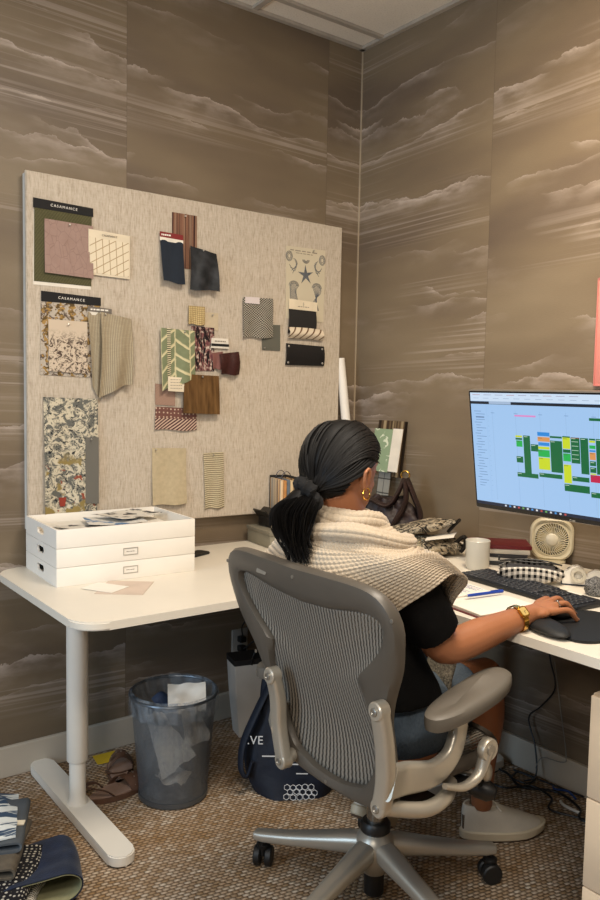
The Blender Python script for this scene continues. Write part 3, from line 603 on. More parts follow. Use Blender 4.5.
# brown handbag
hb = M('brown_crinkled_leather', '2c1b18', .55, 0, .2, 18, .006, 26)
t = thing('handbag', 'dark brown slouchy leather handbag with a brass ring in the desk corner', 'bag', (-.19, -.42, LZ))
B = Matrix.Translation((-.19, -.43, LZ)) @ Matrix.Rotation(R(-53), 4, 'Z')
rings = []
for k in range(13):
    v = k/12; wd = (.150, .165, .175, .175, .17, .16, .15, .135, .12, .105, .09, .075, .06)[k]; dp = .065*(1-v*.75)
    rings.append([((wd+.008*math.sin(5*a+3*v*6))*math.cos(a)+.02*v, (dp+.010*math.sin(7*a+9*v))*math.sin(a),   .002+.205*v+.012*math.sin(2*a+1)*v) for a in [2*PI*j/48 for j in range(48)]])
mb = MB(); mb.loft(rings); obj('body', mb.xf(B), hb, t)
def strap(mb, pts, w, th, n=7, up_=(0, 0, 1)):
    P = ax(pts, n); mb.tube(P, w, 10, True, flat=(1, th)); return mb
obj('strap', strap(MB(), [(-.12, -.01, .14), (-.07, -.03, .20), (.01, -.03, .175), (.05, -.02, .22), (.075, 0, .285)], .030, .35).xf(B), hb, t)
obj('strap', strap(MB(), [(.14, .0, .05), (.145, 0, .14), (.115, 0, .22), (.085, 0, .288)], .032, .35).xf(B), hb, t)
obj('strap', strap(MB(), [(.02, -.05, .06), (.06, -.055, .13), (.09, -.04, .20), (.08, -.01, .28)], .030, .35).xf(B), hb, t)
obj('brass_ring', MB().tube([(.08+.017*math.cos(R(a)), 0, .300+.017*math.sin(R(a))) for a in range(0, 361, 15)], .0034, 8, False).xf(B), M('brass', 'c69a4c', .25, 1), t)

# patterned bundle on the right desk
py = sm('snake_print_cloth', lambda t, uv, x, y: t.mix(t.ramp(t.noise(t.map(uv, (26, 40, 1)), 1, 5, .7, 2.5), [(.46, 0.), (.54, 1.)]), '1f1b17', 'b3a48b'), .5, .002)
t = thing('fabric_bundle', 'black and cream snake-print cloth pouch folded on the right desk by the mug', 'fabric', (-.33, -.80, RZ))
FB = Matrix.Translation((-.335, -.79, RZ)) @ Matrix.Rotation(R(-53), 4, 'Z')
def lump(cx, cy, cz, a, b, c, seed, n1=44, n2=22):
    mb = MB(); rings = []
    for i in range(n2+1):
        q = PI*i/n2; ring = []
        for j in range(n1):
            p = 2*PI*j/n1; d = Vector((math.sin(q)*math.cos(p), math.sin(q)*math.sin(p), math.cos(q)))
            k = 1+.22*noise.noise(d*2.1+Vector((seed, 0, 0)))+.09*noise.noise(d*6+Vector((0, seed, 0)))
            sx = math.copysign(abs(d.x)**.75, d.x); ring.append((cx+a*sx*k, cy+b*d.y*k, max(cz+c*d.z*k, .001)))
        rings.append(ring)
    rs = mb.loft(rings); 
    for f in mb.bm.faces:
        for l in f.loops: l[mb.uv].uv = (l.vert.co.x*1.0+l.vert.co.z*.3, l.vert.co.y+l.vert.co.z*1.2)
    return mb
obj('lower_fold', lump(.015, 0, .034, .125, .085, .034, 3).xf(FB), py, t)
obj('upper_fold', lump(.0, .0, .020, .132, .062, .026, 8).xf(FB @ Matrix.Translation((-.02, .0, .072)) @ Matrix.Rotation(R(-14), 4, 'Y')), py, t)
obj('tie_end', strap(MB(), [(.09, .0, .085), (.115, 0, .115), (.13, -.01, .132)], .013, .5).xf(FB), py, t)
obj('tie_end', strap(MB(), [(.12, -.02, .05), (.15, -.02, .075), (.155, -.02, .045), (.14, -.02, .02)], .015, .5).xf(FB), py, t)
tag(obj('paper_sheet', MB().sheet(lambda u, v: (.02+.10*u, -.095+.12*v, .066+.018*u+.002*math.sin(5*v)), 8, 8, .001, .1, .12).xf(FB), wp), 'folded white paper sticking out of the snake-print pouch', 'paper')

# mug, glass, phone
t = thing('mug', 'plain white ceramic mug beside the snake-print pouch', 'mug', (-.362, -1.073, RZ))
por = M('white_glazed_ceramic', 'c2bdb0', .22, 0, .01)
obj('body', MB().lathe([(.001, .004), (.033, .004), (.033, 0), (.036, .001), (.039, .01), (.0405, .09), (.0412, .097), (.040, .0985), (.0382, .096), (.037, .012), (.001, .009)], (-.362, -1.073, RZ), 40), por, t)
obj('handle', MB().tube(ax([(-.362+.036, -1.073+.012, RZ+.078), (-.362+.062, -1.073+.02, RZ+.074), (-.362+.068, -1.073+.022, RZ+.05), (-.362+.058, -1.073+.019, RZ+.026), (-.362+.036, -1.073+.012, RZ+.022)], 5), .005, 8), por, t)
def glassm():
    t = NT('clear_glass', .03); t.b.inputs['Transmission Weight'].default_value = 1; t.b.inputs['IOR'].default_value = 1.45; t.color('f4f4ef'); return t.m
tag(obj('water_glass', MB().lathe([(.001, 0), (.033, 0), (.038, .095), (.0365, .095), (.0320, .008), (.001, .008)], (-.50, -.90, RZ), 36), glassm()), 'clear drinking glass on the right desk just past her shoulder', 'glass')
tag(obj('mobile_phone', MB().prism(rrect(.06, .11, .008, 5), .010, Matrix.Translation((-.66, -1.135, RZ+.0005)) @ Matrix.Rotation(R(20), 4, 'Z'), .002), black_plastic), 'small black phone on the right desk beside the open notebook', 'phone')

# notebook, pen
NB = Matrix.Translation((-.700, -1.325, RZ)) @ Matrix.Rotation(R(-6), 4, 'Z')
t = thing('open_notebook', 'open notebook with blue handwriting on the right desk under her forearm', 'notebook', (-.70, -1.325, RZ))
obj('cover', MB().box((0, 0, .0016), (.218, .345, .003), bev=.001).xf(NB), M('maroon_notebook_cover', '5e2326', .5), t)
pg = M('cream_page', 'e9e3d6', .6, 0, .01)
obj('page_block', MB().sheet(lambda u, v: ((u-.5)*.208, .003+.165*v, .0035+.010*math.sin(min(1, v*2.2)*PI*.5+.0)*(1-.35*v)), 6, 14, .002, .2, .16).box((0, .085, .0065), (.205, .155, .006)).xf(NB), pg, t)
obj('page_block', MB().sheet(lambda u, v: ((u-.5)*.208, -.168+.165*v, .0035+.010*math.sin(min(1, (1-v)*2.2)*PI*.5)*(1-.35*(1-v))), 6, 14, .002, .2, .16).box((0, -.085, .0065), (.205, .155, .006)).xf(NB), pg, t)
hw = MB(); rd = random.Random(4)
for i in range(13):
    x = .085-i*.0135; y = .16
    pts = []
    while y > .02+(.05 if i % 4 == 3 else 0):
        pts.append((x+rd.uniform(-.0028, .0028), y, .0142)); y -= .0026
    hw.tube(pts, .00055, 4)
obj('handwriting', hw.xf(NB), M('blue_ink', '5d68a3', .7), t)
t = thing('pen', 'blue ballpoint pen lying on the open notebook', 'pen', (-.65, -1.36, RZ+.02))
bl = M('blue_plastic', '1d3fa0', .3)
PA, PBp = Vector((-.730, -1.352, RZ+.0205)), Vector((-.600, -1.372, RZ+.0205)); dd = PBp-PA
obj('barrel', MB().tube([PA, PA+dd*.1, PA+dd*.9], [.0035, .0045, .0045], 14), bl, t)
obj('tip', MB().tube([PA-dd*.07, PA], [.0008, .0034], 10), M('pale_steel', 'b9b3a8', .4, .5), t)
obj('cap', MB().tube([PA+dd*.88, PA+dd], .0048, 14).box(PA+dd*.80+Vector((0, 0, .0055)), (.035, .003, .0015), R(-9)), bl, t)

# keyboard
KA, KB_, KC = Vector((-.386, -1.098, RZ)), Vector((-.512, -1.119, RZ)), Vector((-.425, -1.575, RZ))
ux = (KC-KA).normalized(); uy = Vector((0, 0, 1)).cross(ux).normalized()  # ux: along the rows to her right
if uy.x < 0: uy = -uy
KM = frame(KB_+Vector((0, 0, 0)), ux, uy, (0, 0, 1))
t = thing('keyboard', 'black full-size keyboard in front of the monitor', 'keyboard', (-.45, -1.34, RZ))
KBm = M('black_keyboard_plastic', '16181c', .5, 0, .05)
obj('body', MB().box((.232, .066, .0075), (.464, .132, .013), bev=.003).xf(KM), KBm, t)
kb = MB(); kc = M('dark_keycap', '24272e', .45, 0, .08)
rd = random.Random(2); keys = []
for r_ in range(6):
    y = .013+r_*.0205+(.003 if r_ == 5 else 0); x = .010
    ws = [[1.3, 1.1, 1.1, 6.1, 1.1, 1.1, 1.1, 1.3], [2.3]+[1]*10+[2.9], [1.8]+[1]*11+[2.4], [1.5]+[1]*12+[1.7], [1]*13+[2.2], [1]*15][r_]
    s_ = .296/sum(ws)
    for w_ in ws: keys.append((x+w_*s_/2, y, w_*s_-.0028, .0165)); x += w_*s_
    if r_ in (0, 3, 4): keys += [(.318+.0195*k, y, .0165, .0165) for k in range(3)]
    if r_ == 1: keys.append((.3375, y, .0165, .0165))
    if r_ < 5: keys += [(.383+.0195*k, y, .0165, .0165) for k in range(4)]
kb.bm.free(); km_ = {}
for (x, y, w_, h_) in keys:
    q_ = round(w_, 4)
    if q_ not in km_: km_[q_] = obj('key', MB().box((0, 0, 0), (w_, h_, .005), bev=.0012, seg=1), kc, t); k_ = km_[q_]
    else: k_ = km_[q_].copy(); col.objects.link(k_); k_.parent = t
    k_.matrix_parent_inverse = Matrix.Translation(-t.location) @ KM; k_.location = (x, y, .0155)
obj('sticker', MB().box((.36, .1235, .0145), (.05, .009, .0006)).xf(KM), wp, t)

# mouse pad and mouse
tag(obj('mouse_pad', MB().prism(rrect(.235, .25, .05, 8), .006, Matrix.Translation((-.650, -1.68, RZ+.0005)) @ Matrix.Rotation(R(-20), 4, 'Z'), .002).ell((-.765, -1.635, RZ+.013), (.042, .10, .0155), Matrix.Rotation(R(-22), 4, 'Z'), 28, 12), M('black_gel_fabric', '0d0e0f', .6, 0, .1, 60, .0004, 600)), 'black mouse pad with padded wrist rest under her hand', 'mouse pad')
t = thing('computer_mouse', 'black computer mouse under her right hand', 'mouse', (-.645, -1.61, RZ+.007))
obj('shell', MB().ell((-.640, -1.600, RZ+.018), (.050, .029, .0140), None, 24, 12), black_plastic, t)

# gingham pencase
gingham = sm('black_white_gingham', lambda t, uv, x, y:
   t.mix(t.math('MULTIPLY', t.math('ADD', t.math('GREATER_THAN', t.math('FRACT', t.math('DIVIDE', x, .017)), .5), t.math('GREATER_THAN', t.math('FRACT', t.math('DIVIDE', y, .017)), .5)), .5), 'ddd6ca', '161515'), .8, .001)
t = thing('pencil_case', 'black and white gingham pencil case lying open behind the keyboard', 'pencil case', (-.34, -1.30, RZ))
PM = frame((-.375, -1.298, RZ), Vector((.62, -.785, 0)), Vector((.785, .62, 0)), (0, 0, 1))
mb = MB(); rings = []
prof = lambda u: (.044+.004*math.sin(3*u), .036-.004*math.cos(6*u))
for i in range(19):
    u = i/18; s_ = min(1, (math.sin(PI*min(max(u, .02), .98)))**.35); ring = []
    for j in range(33):
        a = R(150)+R(272)*j/32
        ring.append(((u-.5)*.195+.004*math.sin(5*j/32*2), prof(u)[0]*s_*math.copysign(abs(math.cos(a))**.8, math.cos(a))+.003*noise.noise(Vector((u*7, j*.3, 1))), .036+prof(u)[1]*s_*math.copysign(abs(math.sin(a))**.8, math.sin(a))))
    rings.append(ring)
rs = mb.loft(rings, False, False)
mb.bm.faces.ensure_lookup_table()
for f in mb.bm.faces:
    for l in f.loops: l[mb.uv].uv = (l.vert.co.x, l.vert.co.z*.9+l.vert.co.y*.7)
o = obj('body', mb.xf(PM), gingham, t); o.modifiers.new('t', 'SOLIDIFY').thickness = .0022
obj('lining', MB().box((0, 0, .040), (.15, .048, .03), bev=.01).xf(PM), M('dark_grey_lining', '3d3c3e', .6), t)
obj('zip', MB().tube(ax([(-.093, .004, .064), (-.05, -.017, .071), (0, -.02, .070), (.05, -.017, .069), (.093, 0, .062)], 6), .0022, 6).tube(ax([(-.093, .004, .064), (-.04, .019, .069), (.02, .02, .070), (.05, .017, .068), (.093, 0, .062)], 6), .0022, 6).xf(PM), black_plastic, t)
obj('zip_tab', MB().box((-.097, .004, .071), (.006, .012, .014), bev=.001).xf(PM), black_plastic, t)

# notebooks stacked behind
BM_ = Matrix.Rotation(R(-48), 4, 'Z')
zz = RZ
for i, (c_, h_, lab, w_, d_, rz_, lb) in enumerate((
    ('1b1b1e', .014, 'black notebook at the bottom of the stack behind the mug', .15, .21, 0, 0), ('d8d2c6', .012, 'white notebook second from the bottom behind the mug', .145, .205, 2, 0),
    ('232226', .013, 'black notebook third in the stack behind the mug', .14, .20, -3, 0), ('cfc7b8', .016, 'pale book below the red notebook behind the mug', .14, .2, 3, 0), ('6d1a22', .013, 'red notebook on top of the stack behind the mug', .142, .205, 6, 0))):
    B = Matrix.Translation((-.20, -1.03, zz)) @ Matrix.Rotation(R(-50+rz_), 4, 'Z') @ Matrix.Rotation(R(90), 4, 'Z')
    t = thing('notebook', lab, 'notebook', (-.20, -1.03, zz), 'notebooks stacked behind the mug')
    obj('cover', MB().box((0, 0, .0012), (w_, d_, .0024), bev=.0008).box((0, 0, h_-.0016), (w_, d_, .0024), bev=.0008).box((-w_/2+.0015, 0, h_/2), (.003, d_, h_-.001), bev=.0008).xf(B), M('cover_'+c_, c_, .5), t)
    obj('pages', MB().box((.001, 0, h_/2), (w_-.008, d_-.006, h_-.0052)).xf(B), pg, t); zz += h_+.0003

# fan
t = thing('desk_fan', 'small cream square desk fan below the monitor', 'fan', (-.05, -1.14, RZ))
fanm = M('cream_fan_plastic', 'cfc4a6', .4, 0, .02)
FM = frame((-.05, -1.14, RZ+.083), Vector((.6, -.8, 0)), Vector((0, 0, 1)), Vector((-.8, -.6, 0)))
mb = MB(); rings = []
for (s_, z) in ((.128, -.018), (.146, -.014), (.150, 0), (.146, .014), (.134, .019), (.122, .016), (.118, .006), (.118, -.006)):
    rings.append([(x, y, z) for x, y in rrect(s_, s_, s_*.33, 8)])
mb.loft(rings, False); obj('housing', mb.xf(FM), fanm, t)
mb = MB()
for k in range(40):
    a = 2*PI*k/40; a2 = a+.30
    mb.tube([(.020*math.cos(a), .020*math.sin(a), .015), (.040*math.cos(a+.12), .040*math.sin(a+.12), .017), (.058*math.cos(a2), .058*math.sin(a2), .014)], .0017, 5)
mb.tube([(.058*math.cos(R(a)), .058*math.sin(R(a)), .0135) for a in range(0, 361, 10)], .0022, 6); mb.tube([(.044*math.cos(R(a)), .044*math.sin(R(a)), .0155) for a in range(0, 361, 10)], .0009, 5)
obj('grille', mb.xf(FM), fanm, t)
cp = MB(); cp.loft([[(x, y, .0125) for x, y in rrect(.122, .122, .04, 8)], [(.0585*math.cos(2*PI*(j+.5)/36), .0585*math.sin(2*PI*(j+.5)/36), .0132) for j in range(36)]], False)
obj('corner_plate', cp.xf(FM), fanm, t)
obj('hub_cap', MB().lathe([(.021, .013), (.021, .018), (.017, .0215), (.001, .0225)], (0, 0, 0), 28).xf(FM), M('pale_cap', 'ded5bd', .35), t)
mb = MB()
for k in range(5):
    a = 2*PI*k/5; mb.sheet(lambda u, v: ((.012+.04*u)*math.cos(a+.9*v), (.012+.04*u)*math.sin(a+.9*v), -.006+.012*v), 5, 5, .0012)
obj('blades', mb.xf(FM), M('amber_fan_blade', 'b59a4a', .4), t)
obj('back_plate', MB().prism(rrect(.12, .12, .04, 8), .003, FM @ Matrix.Translation((0, 0, -.018))), M('dark_fan_back', '5a5340', .5), t)
obj('stand', MB().prism(rrect(.10, .05, .02, 6), .010, frame((-.05, -1.14, RZ+.0003), (.6, -.8, 0), (.8, .6, 0), (0, 0, 1)), .003), fanm, t)

# white tape dispenser / stapler and small grey pouch
wpl = M('glossy_cream_plastic', 'ece7dc', .25, 0, .01)
t = thing('tape_dispenser', 'white desktop tape dispenser to the right of the gingham pencil case', 'tape dispenser', (-.262, -1.40, RZ))
SM = frame((-.262, -1.398, RZ), Vector((.6, -.8, 0)), Vector((.8, .6, 0)), (0, 0, 1))
prof_ = [(-.052, 0), (.052, 0), (.054, .024), (.050, .033), (.040, .030), (.030, .022), (.018, .030), (.010, .052), (-.005, .061), (-.022, .058), (-.034, .045), (-.044, .042), (-.052, .030)]
mb = MB().prism(prof_, .034, SM @ Matrix.Translation((0, .017, .0)) @ Matrix.Rotation(R(90), 4, 'X'), .003); obj('body', mb, wpl, t)
obj('tape_roll', MB().lathe([(.013, -.009), (.023, -.009), (.023, .009), (.013, .009), (.013, -.009)], (0, 0, 0), 28, caps=False).xf(SM @ Matrix.Translation((-.006, -.0265, .036)) @ Matrix.Rotation(R(90), 4, 'X')), M('pale_tape', 'c9c2b0', .3), t)
obj('base_strip', MB().box((0, 0, .002), (.11, .042, .004), bev=.001).xf(SM), M('navy_rubber', '232838', .6), t)
t = thing('stapler', 'small white stapler right of the tape dispenser', 'stapler', (-.205, -1.435, RZ))
S2 = frame((-.225, -1.462, RZ), Vector((.45, -.89, 0)), Vector((.89, .45, 0)), (0, 0, 1))
obj('arm', MB().prism([(-.05, .022), (.045, .022), (.05, .030), (.040, .046), (-.03, .052), (-.05, .040)], .03, S2 @ Matrix.Translation((0, .015, 0)) @ Matrix.Rotation(R(90), 4, 'X'), .004), wpl, t)
obj('magazine', MB().box((0, 0, .017), (.094, .018, .010)).xf(S2), M('dark_steel', '3d3b3f', .3, .8), t); obj('base', MB().box((0, 0, .005), (.104, .034, .010), bev=.003).xf(S2), wpl, t)
tag(obj('tweed_pouch', lump(-.33, -1.50, .022, .034, .030, .030, 4).xf(Matrix.Translation((0, 0, RZ))), sm('grey_tweed', lambda t, uv, x, y: t.ramp(t.noise(uv, 300, 3), [(.4, '38383a'), (.6, '8b8a88')]), .9, .002)), 'small grey tweed pouch at the right edge behind the keyboard', 'pouch')

# ------------------------------------------------------------ monitor
TL = Vector((-.4135, -1.0509, 1.4111)); mh = Vector((.0207, -.99979, 0)).normalized(); mdn = Vector((.15475, .0032, -.98795)).normalized(); mn = mh.cross(mdn).normalized()
if mn.x > 0: mn = -mn
MW, MH = .715, .40
MM = frame(TL, mh, -mdn, mn)       # x to the right, y up, z towards the viewer; origin top left
t = thing('monitor', 'large black-framed monitor showing a colour-coded calendar', 'monitor', (-.3, -1.4, RZ))
obj('housing', MB().prism(rrect(MW, MH, .006, 4, MW/2, -MH/2), .022, MM @ Matrix.Translation((0, 0, -.022)), .003), M('silver_grey_bezel', '9b948a', .35, .6), t)
obj('bezel', MB().prism(rrect(MW-.008, MH-.007, .005, 4, MW/2, -MH/2), .0012, MM), M('black_bezel', '0f0f10', .25), t)
obj('rear_bulge', MB().box((MW/2, -MH/2, -.036), (.34, .22, .03), bev=.012).xf(MM), black_plastic, t)
mb = MB().tube([MM @ Vector((MW/2, -MH/2, -.045)), MM @ Vector((MW/2, -MH/2, -.10)), ], .022, 16).tube([MM @ Vector((MW/2, -MH/2+.03, -.10)), (-.215, -1.46, RZ+.30), (-.12, -1.50, RZ+.012)], .019, 16)
obj('stand', mb.box((-.11, -1.66, RZ+.0065), (.12, .36, .012), bev=.004), M('dark_stand_metal', '2a2928', .4, .4), t)
def emi(name, colr, st=1.):
    t_ = NT(name, .3); t_.b.inputs['Base Color'].default_value = (0, 0, 0, 1); t_.b.inputs['Emission Color'].default_value = srgb(colr); t_.b.inputs['Emission Strength'].default_value = st; return t_.m
SE = .76
scr = obj('screen', MB().box((MW/2, -MH/2+.004, .0016), (MW-.020, MH-.026, .0006)).xf(MM), emi('screen_light_blue', 'a6ccf6', SE), t, False)
lay = {}
def ui(c_, x, y, w_, h_, lv=1):
    """x,y from the screen's top left in metres"""
    mb_ = lay.setdefault(c_, MB()); mb_.box((.010+x+w_/2, -.009-y-h_/2, .0021+lv*.0002), (w_, h_, .0002))
SWd, SHt = MW-.020, MH-.026
ui('d3e6fb', 0, 0, SWd, .027); ui('1d2430', 0, .028, SWd, .009, 2); ui('a9c0dc', .075, .027, .085, .009, 3)
for k in range(9): ui('8d7fa0' if k % 3 else 'b0606a', .01+.045*k, .006, .030, .0012, 2)
for k in range(12): ui('7b93b5', .012+.04*k, .017, .022, .0010, 2)
ui('9cc2ee', .062, .040, .0008, SHt-.055)
for k in range(28): ui('5f7fb0', .012+(.006 if k % 4 else 0), .060+k*.0092, .028+.012*math.sin(k*2.3), .0014, 2)
ui('6c87ad', .018, .078, .034, .004, 2)
for k in range(7): ui('8fb0d8', .085+k*.090, .055, .0006, SHt-.075); ui('5f7fb0', .080+k*.09, .064, .014, .0012, 2)
for k in range(16): ui('88a9d2', .066, .075+k*.0165, .004, .0010)
G, GL, YL, BL, OR, RD, PK = '0b6a3c', '22b653', 'cfe02a', '2b8de0', 'e09a5a', 'c8244f', 'e58ccb'
ui(PK, .172, .068, .078, .005, 2); ui(G, .432, .068, .08, .008, 2); ui(G, .60, .072, .08, .006, 2)
E_ = [(YL, .155, .133, .023, .006), (G, .155, .141, .023, .006), (GL, .157, .149, .021, .020), (G, .182, .132, .023, .122), (G, .207, .158, .025, .022), (G, .155, .200, .023, .020), (G, .155, .252, .072, .014),
 (BL, .231, .118, .040, .012), (OR, .231, .133, .040, .014), (BL, .233, .150, .036, .010), (YL, .231, .163, .038, .008), (GL, .231, .173, .038, .022), (YL, .231, .197, .038, .038), (G, .272, .142, .038, .098), (G, .231, .246, .075, .013), (G, .272, .128, .038, .006),
 (YL, .312, .130, .024, .034), (G, .312, .126, .024, .004), (G, .338, .128, .027, .078), (GL, .312, .178, .024, .024), (G, .312, .166, .024, .010), (YL, .312, .212, .024, .057), (G, .338, .246, .052, .014), (G, .312, .272, .078, .022), (RD, .338, .128, .027, .003), (G, .367, .128, .024, .108),
 (YL, .394, .134, .018, .006), (G, .394, .128, .018, .005), (GL, .394, .148, .018, .010), (BL, .394, .162, .018, .005), (OR, .394, .169, .018, .022), (G, .394, .195, .018, .014), (G, .394, .213, .018, .016), (RD, .394, .236, .060, .022), (G, .414, .128, .030, .105), (G, .394, .288, .06, .016), (YL, .394, .231, .018, .004),
 (G, .47, .135, .03, .10), (YL, .502, .135, .02, .03), (GL, .502, .17, .02, .03), (G, .47, .24, .07, .015), (BL, .55, .13, .03, .02), (G, .55, .155, .03, .08), (YL, .585, .14, .025, .05)]
E_ = [(c_, (x-.155)*1.08+.171, y, w_*1.08, h_) for c_, x, y, w_, h_ in E_ if x < .60]
for e in E_: ui(*e, 2)
for k in range(5): ui('bcdcc8', .371, .140+.013*k, .022, .0016, 3)
for e in E_:
    if e[4] > .012: ui('d9ecdf' if e[0] == G else '55604a', e[1]+.002, e[2]+.003, min(.014, e[3]*.6), .0013, 3)
ui('12213a', 0, SHt-.0105, SWd*.19, .0105, 2); ui('16243c', SWd*.19, SHt-.0105, SWd*.81, .0105, 2)
for k in range(14): ui(('d8dfe8', '4f9be0', 'e8e8e8', 'c8524a', '6fae5a')[k % 5], .004+.017*k+.11, SHt-.008, .007, .0055, 3)
for c_, mb_ in lay.items(): obj('display_block', mb_.xf(MM), emi('screen_'+c_, c_, SE), scr, False)
t_ = obj('logo', MB().tube([(MW*.5+.0065+.003*math.cos(R(a)), -MH+.006+.003*math.sin(R(a)), .0014) for a in range(0, 361, 40)], .0006, 5).box((MW*.5+.018, -MH+.006, .0014), (.010, .004, .0006)).xf(MM), M('pale_steel', 'b9b3a8', .4, .5), t)

# pink picture at the right edge
t = thing('pink_picture', 'pink panel on the right wall above the monitor, at the photo\'s right edge', 'picture', (-.01, -1.5, 1.43))
obj('panel', MB().box((-.011, -1.52, 1.612), (.018, .52, .355), bev=.002), M('salmon_pink', 'd98a80', .6, 0, .03), t)
obj('edge_frame', MB().box((-.012, -1.2595, 1.612), (.022, .004, .36)).box((-.012, -1.52, 1.7905), (.022, .52, .004)).box((-.012, -1.52, 1.4335), (.022, .52, .004)), M('salmon_edge', 'c47a72', .5), t)
# ------------------------------------------------------------ on the floor, left
def bin_mat():
    t = NT('grey_wire_mesh', .4, .6); P = t.co('UV'); s_ = t.sep(P)
    g_ = t.math('MAXIMUM', stripes(t, s_[0], .0042, .16, .08), stripes(t, s_[1], .0042, .16, .08))
    t.color('8b9299'); t.alpha(t.math('ADD', t.math('MULTIPLY', g_, .9), .06)); return t.m
def liner_mat():
    t = NT('clear_plastic_liner', .18); P = t.co(); t.color(t.mix(t.noise(P, 14, 4), '8796a4', 'c5ced6'))
    n = t.noise(t.map(P, (1, 1, .35)), 26, 4, .6, 1.2); t.bump(n, .006); t.alpha(t.ramp(n, [(.40, .02), (.66, .20)])); return t.m
BC = (-1.172, -.452)
t = thing('waste_bin', 'grey mesh waste bin with clear liner under the left desk', 'bin', (*BC, 0))
def bsh(v): return .116+.030*v
mb = MB().sheet(lambda u, v: (BC[0]+bsh(v)*math.cos(2*PI*u), BC[1]+bsh(v)*math.sin(2*PI*u), .016+.345*v), 64, 6, .0012, .84, .345); obj('mesh_wall', mb, bin_mat(), t)
obj('base', MB().lathe([(.001, .001), (.112, .001), (.119, .006), (.1185, .022), (.1165, .022), (.1165, .008), (.001, .008)], (*BC, 0), 56), M('grey_bin_metal', '646a70', .35, .7), t)
obj('rim', MB().tube([(BC[0]+.1475*math.cos(R(a)), BC[1]+.1475*math.sin(R(a)), .363) for a in range(0, 361, 6)], .0055, 8, False), M('grey_bin_metal', '646a70', .35, .7), t)
def lin(u, v):
    a = 2*PI*u
    if v < .80: q = v/.8; r = .104+.038*q; z = .03+.345*q
    else: q = (v-.8)/.2; r = .142+.012*min(1, q*3); z = .375-.075*max(0, q-.1)+.004*math.sin(14*a)*q
    r += .0025*noise.noise(Vector((math.cos(a)*4, math.sin(a)*4, v*6)))-(.0 if v < .8 else .0); return (BC[0]+r*math.cos(a), BC[1]+r*math.sin(a), z)
obj('liner', MB().sheet(lin, 72, 30, .0004), liner_mat(), t)
def crumple(name, label, c, size, rz, tx, seed, mat=wp, th=.0008):
    mt = Matrix.Translation(c) @ Matrix.Rotation(R(rz), 4, 'Z') @ Matrix.Rotation(R(tx), 4, 'X')
    def f(u, v):
        n_ = noise.noise(Vector((u*2.5+seed, v*2.5, 0))); return ((u-.5)*size[0], (v-.5)*size[1], .022*n_+.012*abs(math.sin(4*u+3*v+seed)))
    return tag(obj(name, MB().sheet(f, 12, 12, th).xf(mt), mat), label, 'paper')
BIN_SHEET = [(BC[0]+.80*l_-.60*.055, BC[1]-.60*l_-.80*.055, z_) for l_, z_ in ((-.085, .30), (-.035, .315), (.085, .165), (-.030, .075))]
crumple('discarded_paper', 'crumpled white sheet sticking up at the top of the bin', (BC[0]+.045, BC[1]-.01, .33), (.13, .10), -25, 48, 2)
crumple('discarded_paper', 'white sheet standing on the right side inside the bin', (BC[0]+.045, BC[1]-.055, .25), (.09, .12), 5, 72, 3)
crumple('discarded_paper', 'dark blue printed sheet near the top of the bin', (BC[0]+.01, BC[1]+.02, .315), (.13, .09), 10, 18, 4, M('navy_print_paper', '2b3d5c', .6))
crumple('discarded_paper', 'pale sheet lying at the bottom of the bin', (BC[0], BC[1], .06), (.11, .10), 40, 12, 5)

tag(obj('sticky_note', MB().sheet(lambda u, v: ((u-.5)*.085, (v-.5)*.078, .002+.004*u*u), 5, 5, .0008).xf(Matrix.Translation((-1.255, -.075, 0)) @ Matrix.Rotation(R(-8), 4, 'Z')), M('yellow_sticky_paper', 'd8b21f', .7)), 'yellow sticky note on the carpet by the baseboard', 'note')
br = M('brown_sandal_leather', '5e4334', .45, 0, .1, 40); foot = M('taupe_footbed', '93796a', .6, 0, .06, 30); stud = M('pin_steel', 'b8b4ac', .3, .8)
def sandal(label, x, y, rz):
    t = thing('sandal', label, 'sandal', (x, y, 0), 'pair of brown sandals beside the bin')
    B = Matrix.Translation((x, y, .001)) @ Matrix.Rotation(R(rz), 4, 'Z')
    out = []
    for k in range(36):
        a = 2*PI*k/36; c, s_ = math.cos(a), math.sin(a)
        out.append((.122*c, (.040+.009*c-.008*math.cos(2*a+.5))*s_))
    obj('sole', MB().prism(out, .017, B, .003), br, t); obj('footbed', MB().prism([(p[0]*.95, p[1]*.92) for p in out], .005, B @ Matrix.Translation((0, 0, .0165)), .002), foot, t)
    def st(x0, h, w_, y0=-.042, y1=.042, dx=0):
        return MB().sheet(lambda u, v: (x0+(v-.5)*w_+dx*(u-.5), y0+(y1-y0)*u*1.0, .012+h*math.sin(PI*u)**.7), 14, 4, .003).xf(B)
    obj('strap', st(.055, .042, .034, dx=.03), br, t); obj('strap', st(.015, .046, .026, dx=-.05), br, t)
    obj('ankle_strap', MB().tube(ax([B @ Vector(p) for p in ((-.04, -.036, .018), (-.075, -.040, .048), (-.118, -.01, .060), (-.112, .025, .056), (-.07, .040, .045), (-.04, .036, .018))], 5), .009, 8, True, (1, .3)), br, t)
    for k in range(5): obj('stud', MB().ell(B @ Vector((.055+.006*(k-2), -.036+.018*k, .014+.042*math.sin(PI*(.07+.21*k))**.7+.0015)), (.0028, .0028, .002), None, 8, 5), stud, t)
    return t
sandal('nearer brown studded sandal, beside the desk foot', -1.325, -.345, 6)
sandal('farther brown studded sandal, close to the bin', -1.262, -.215, 62)

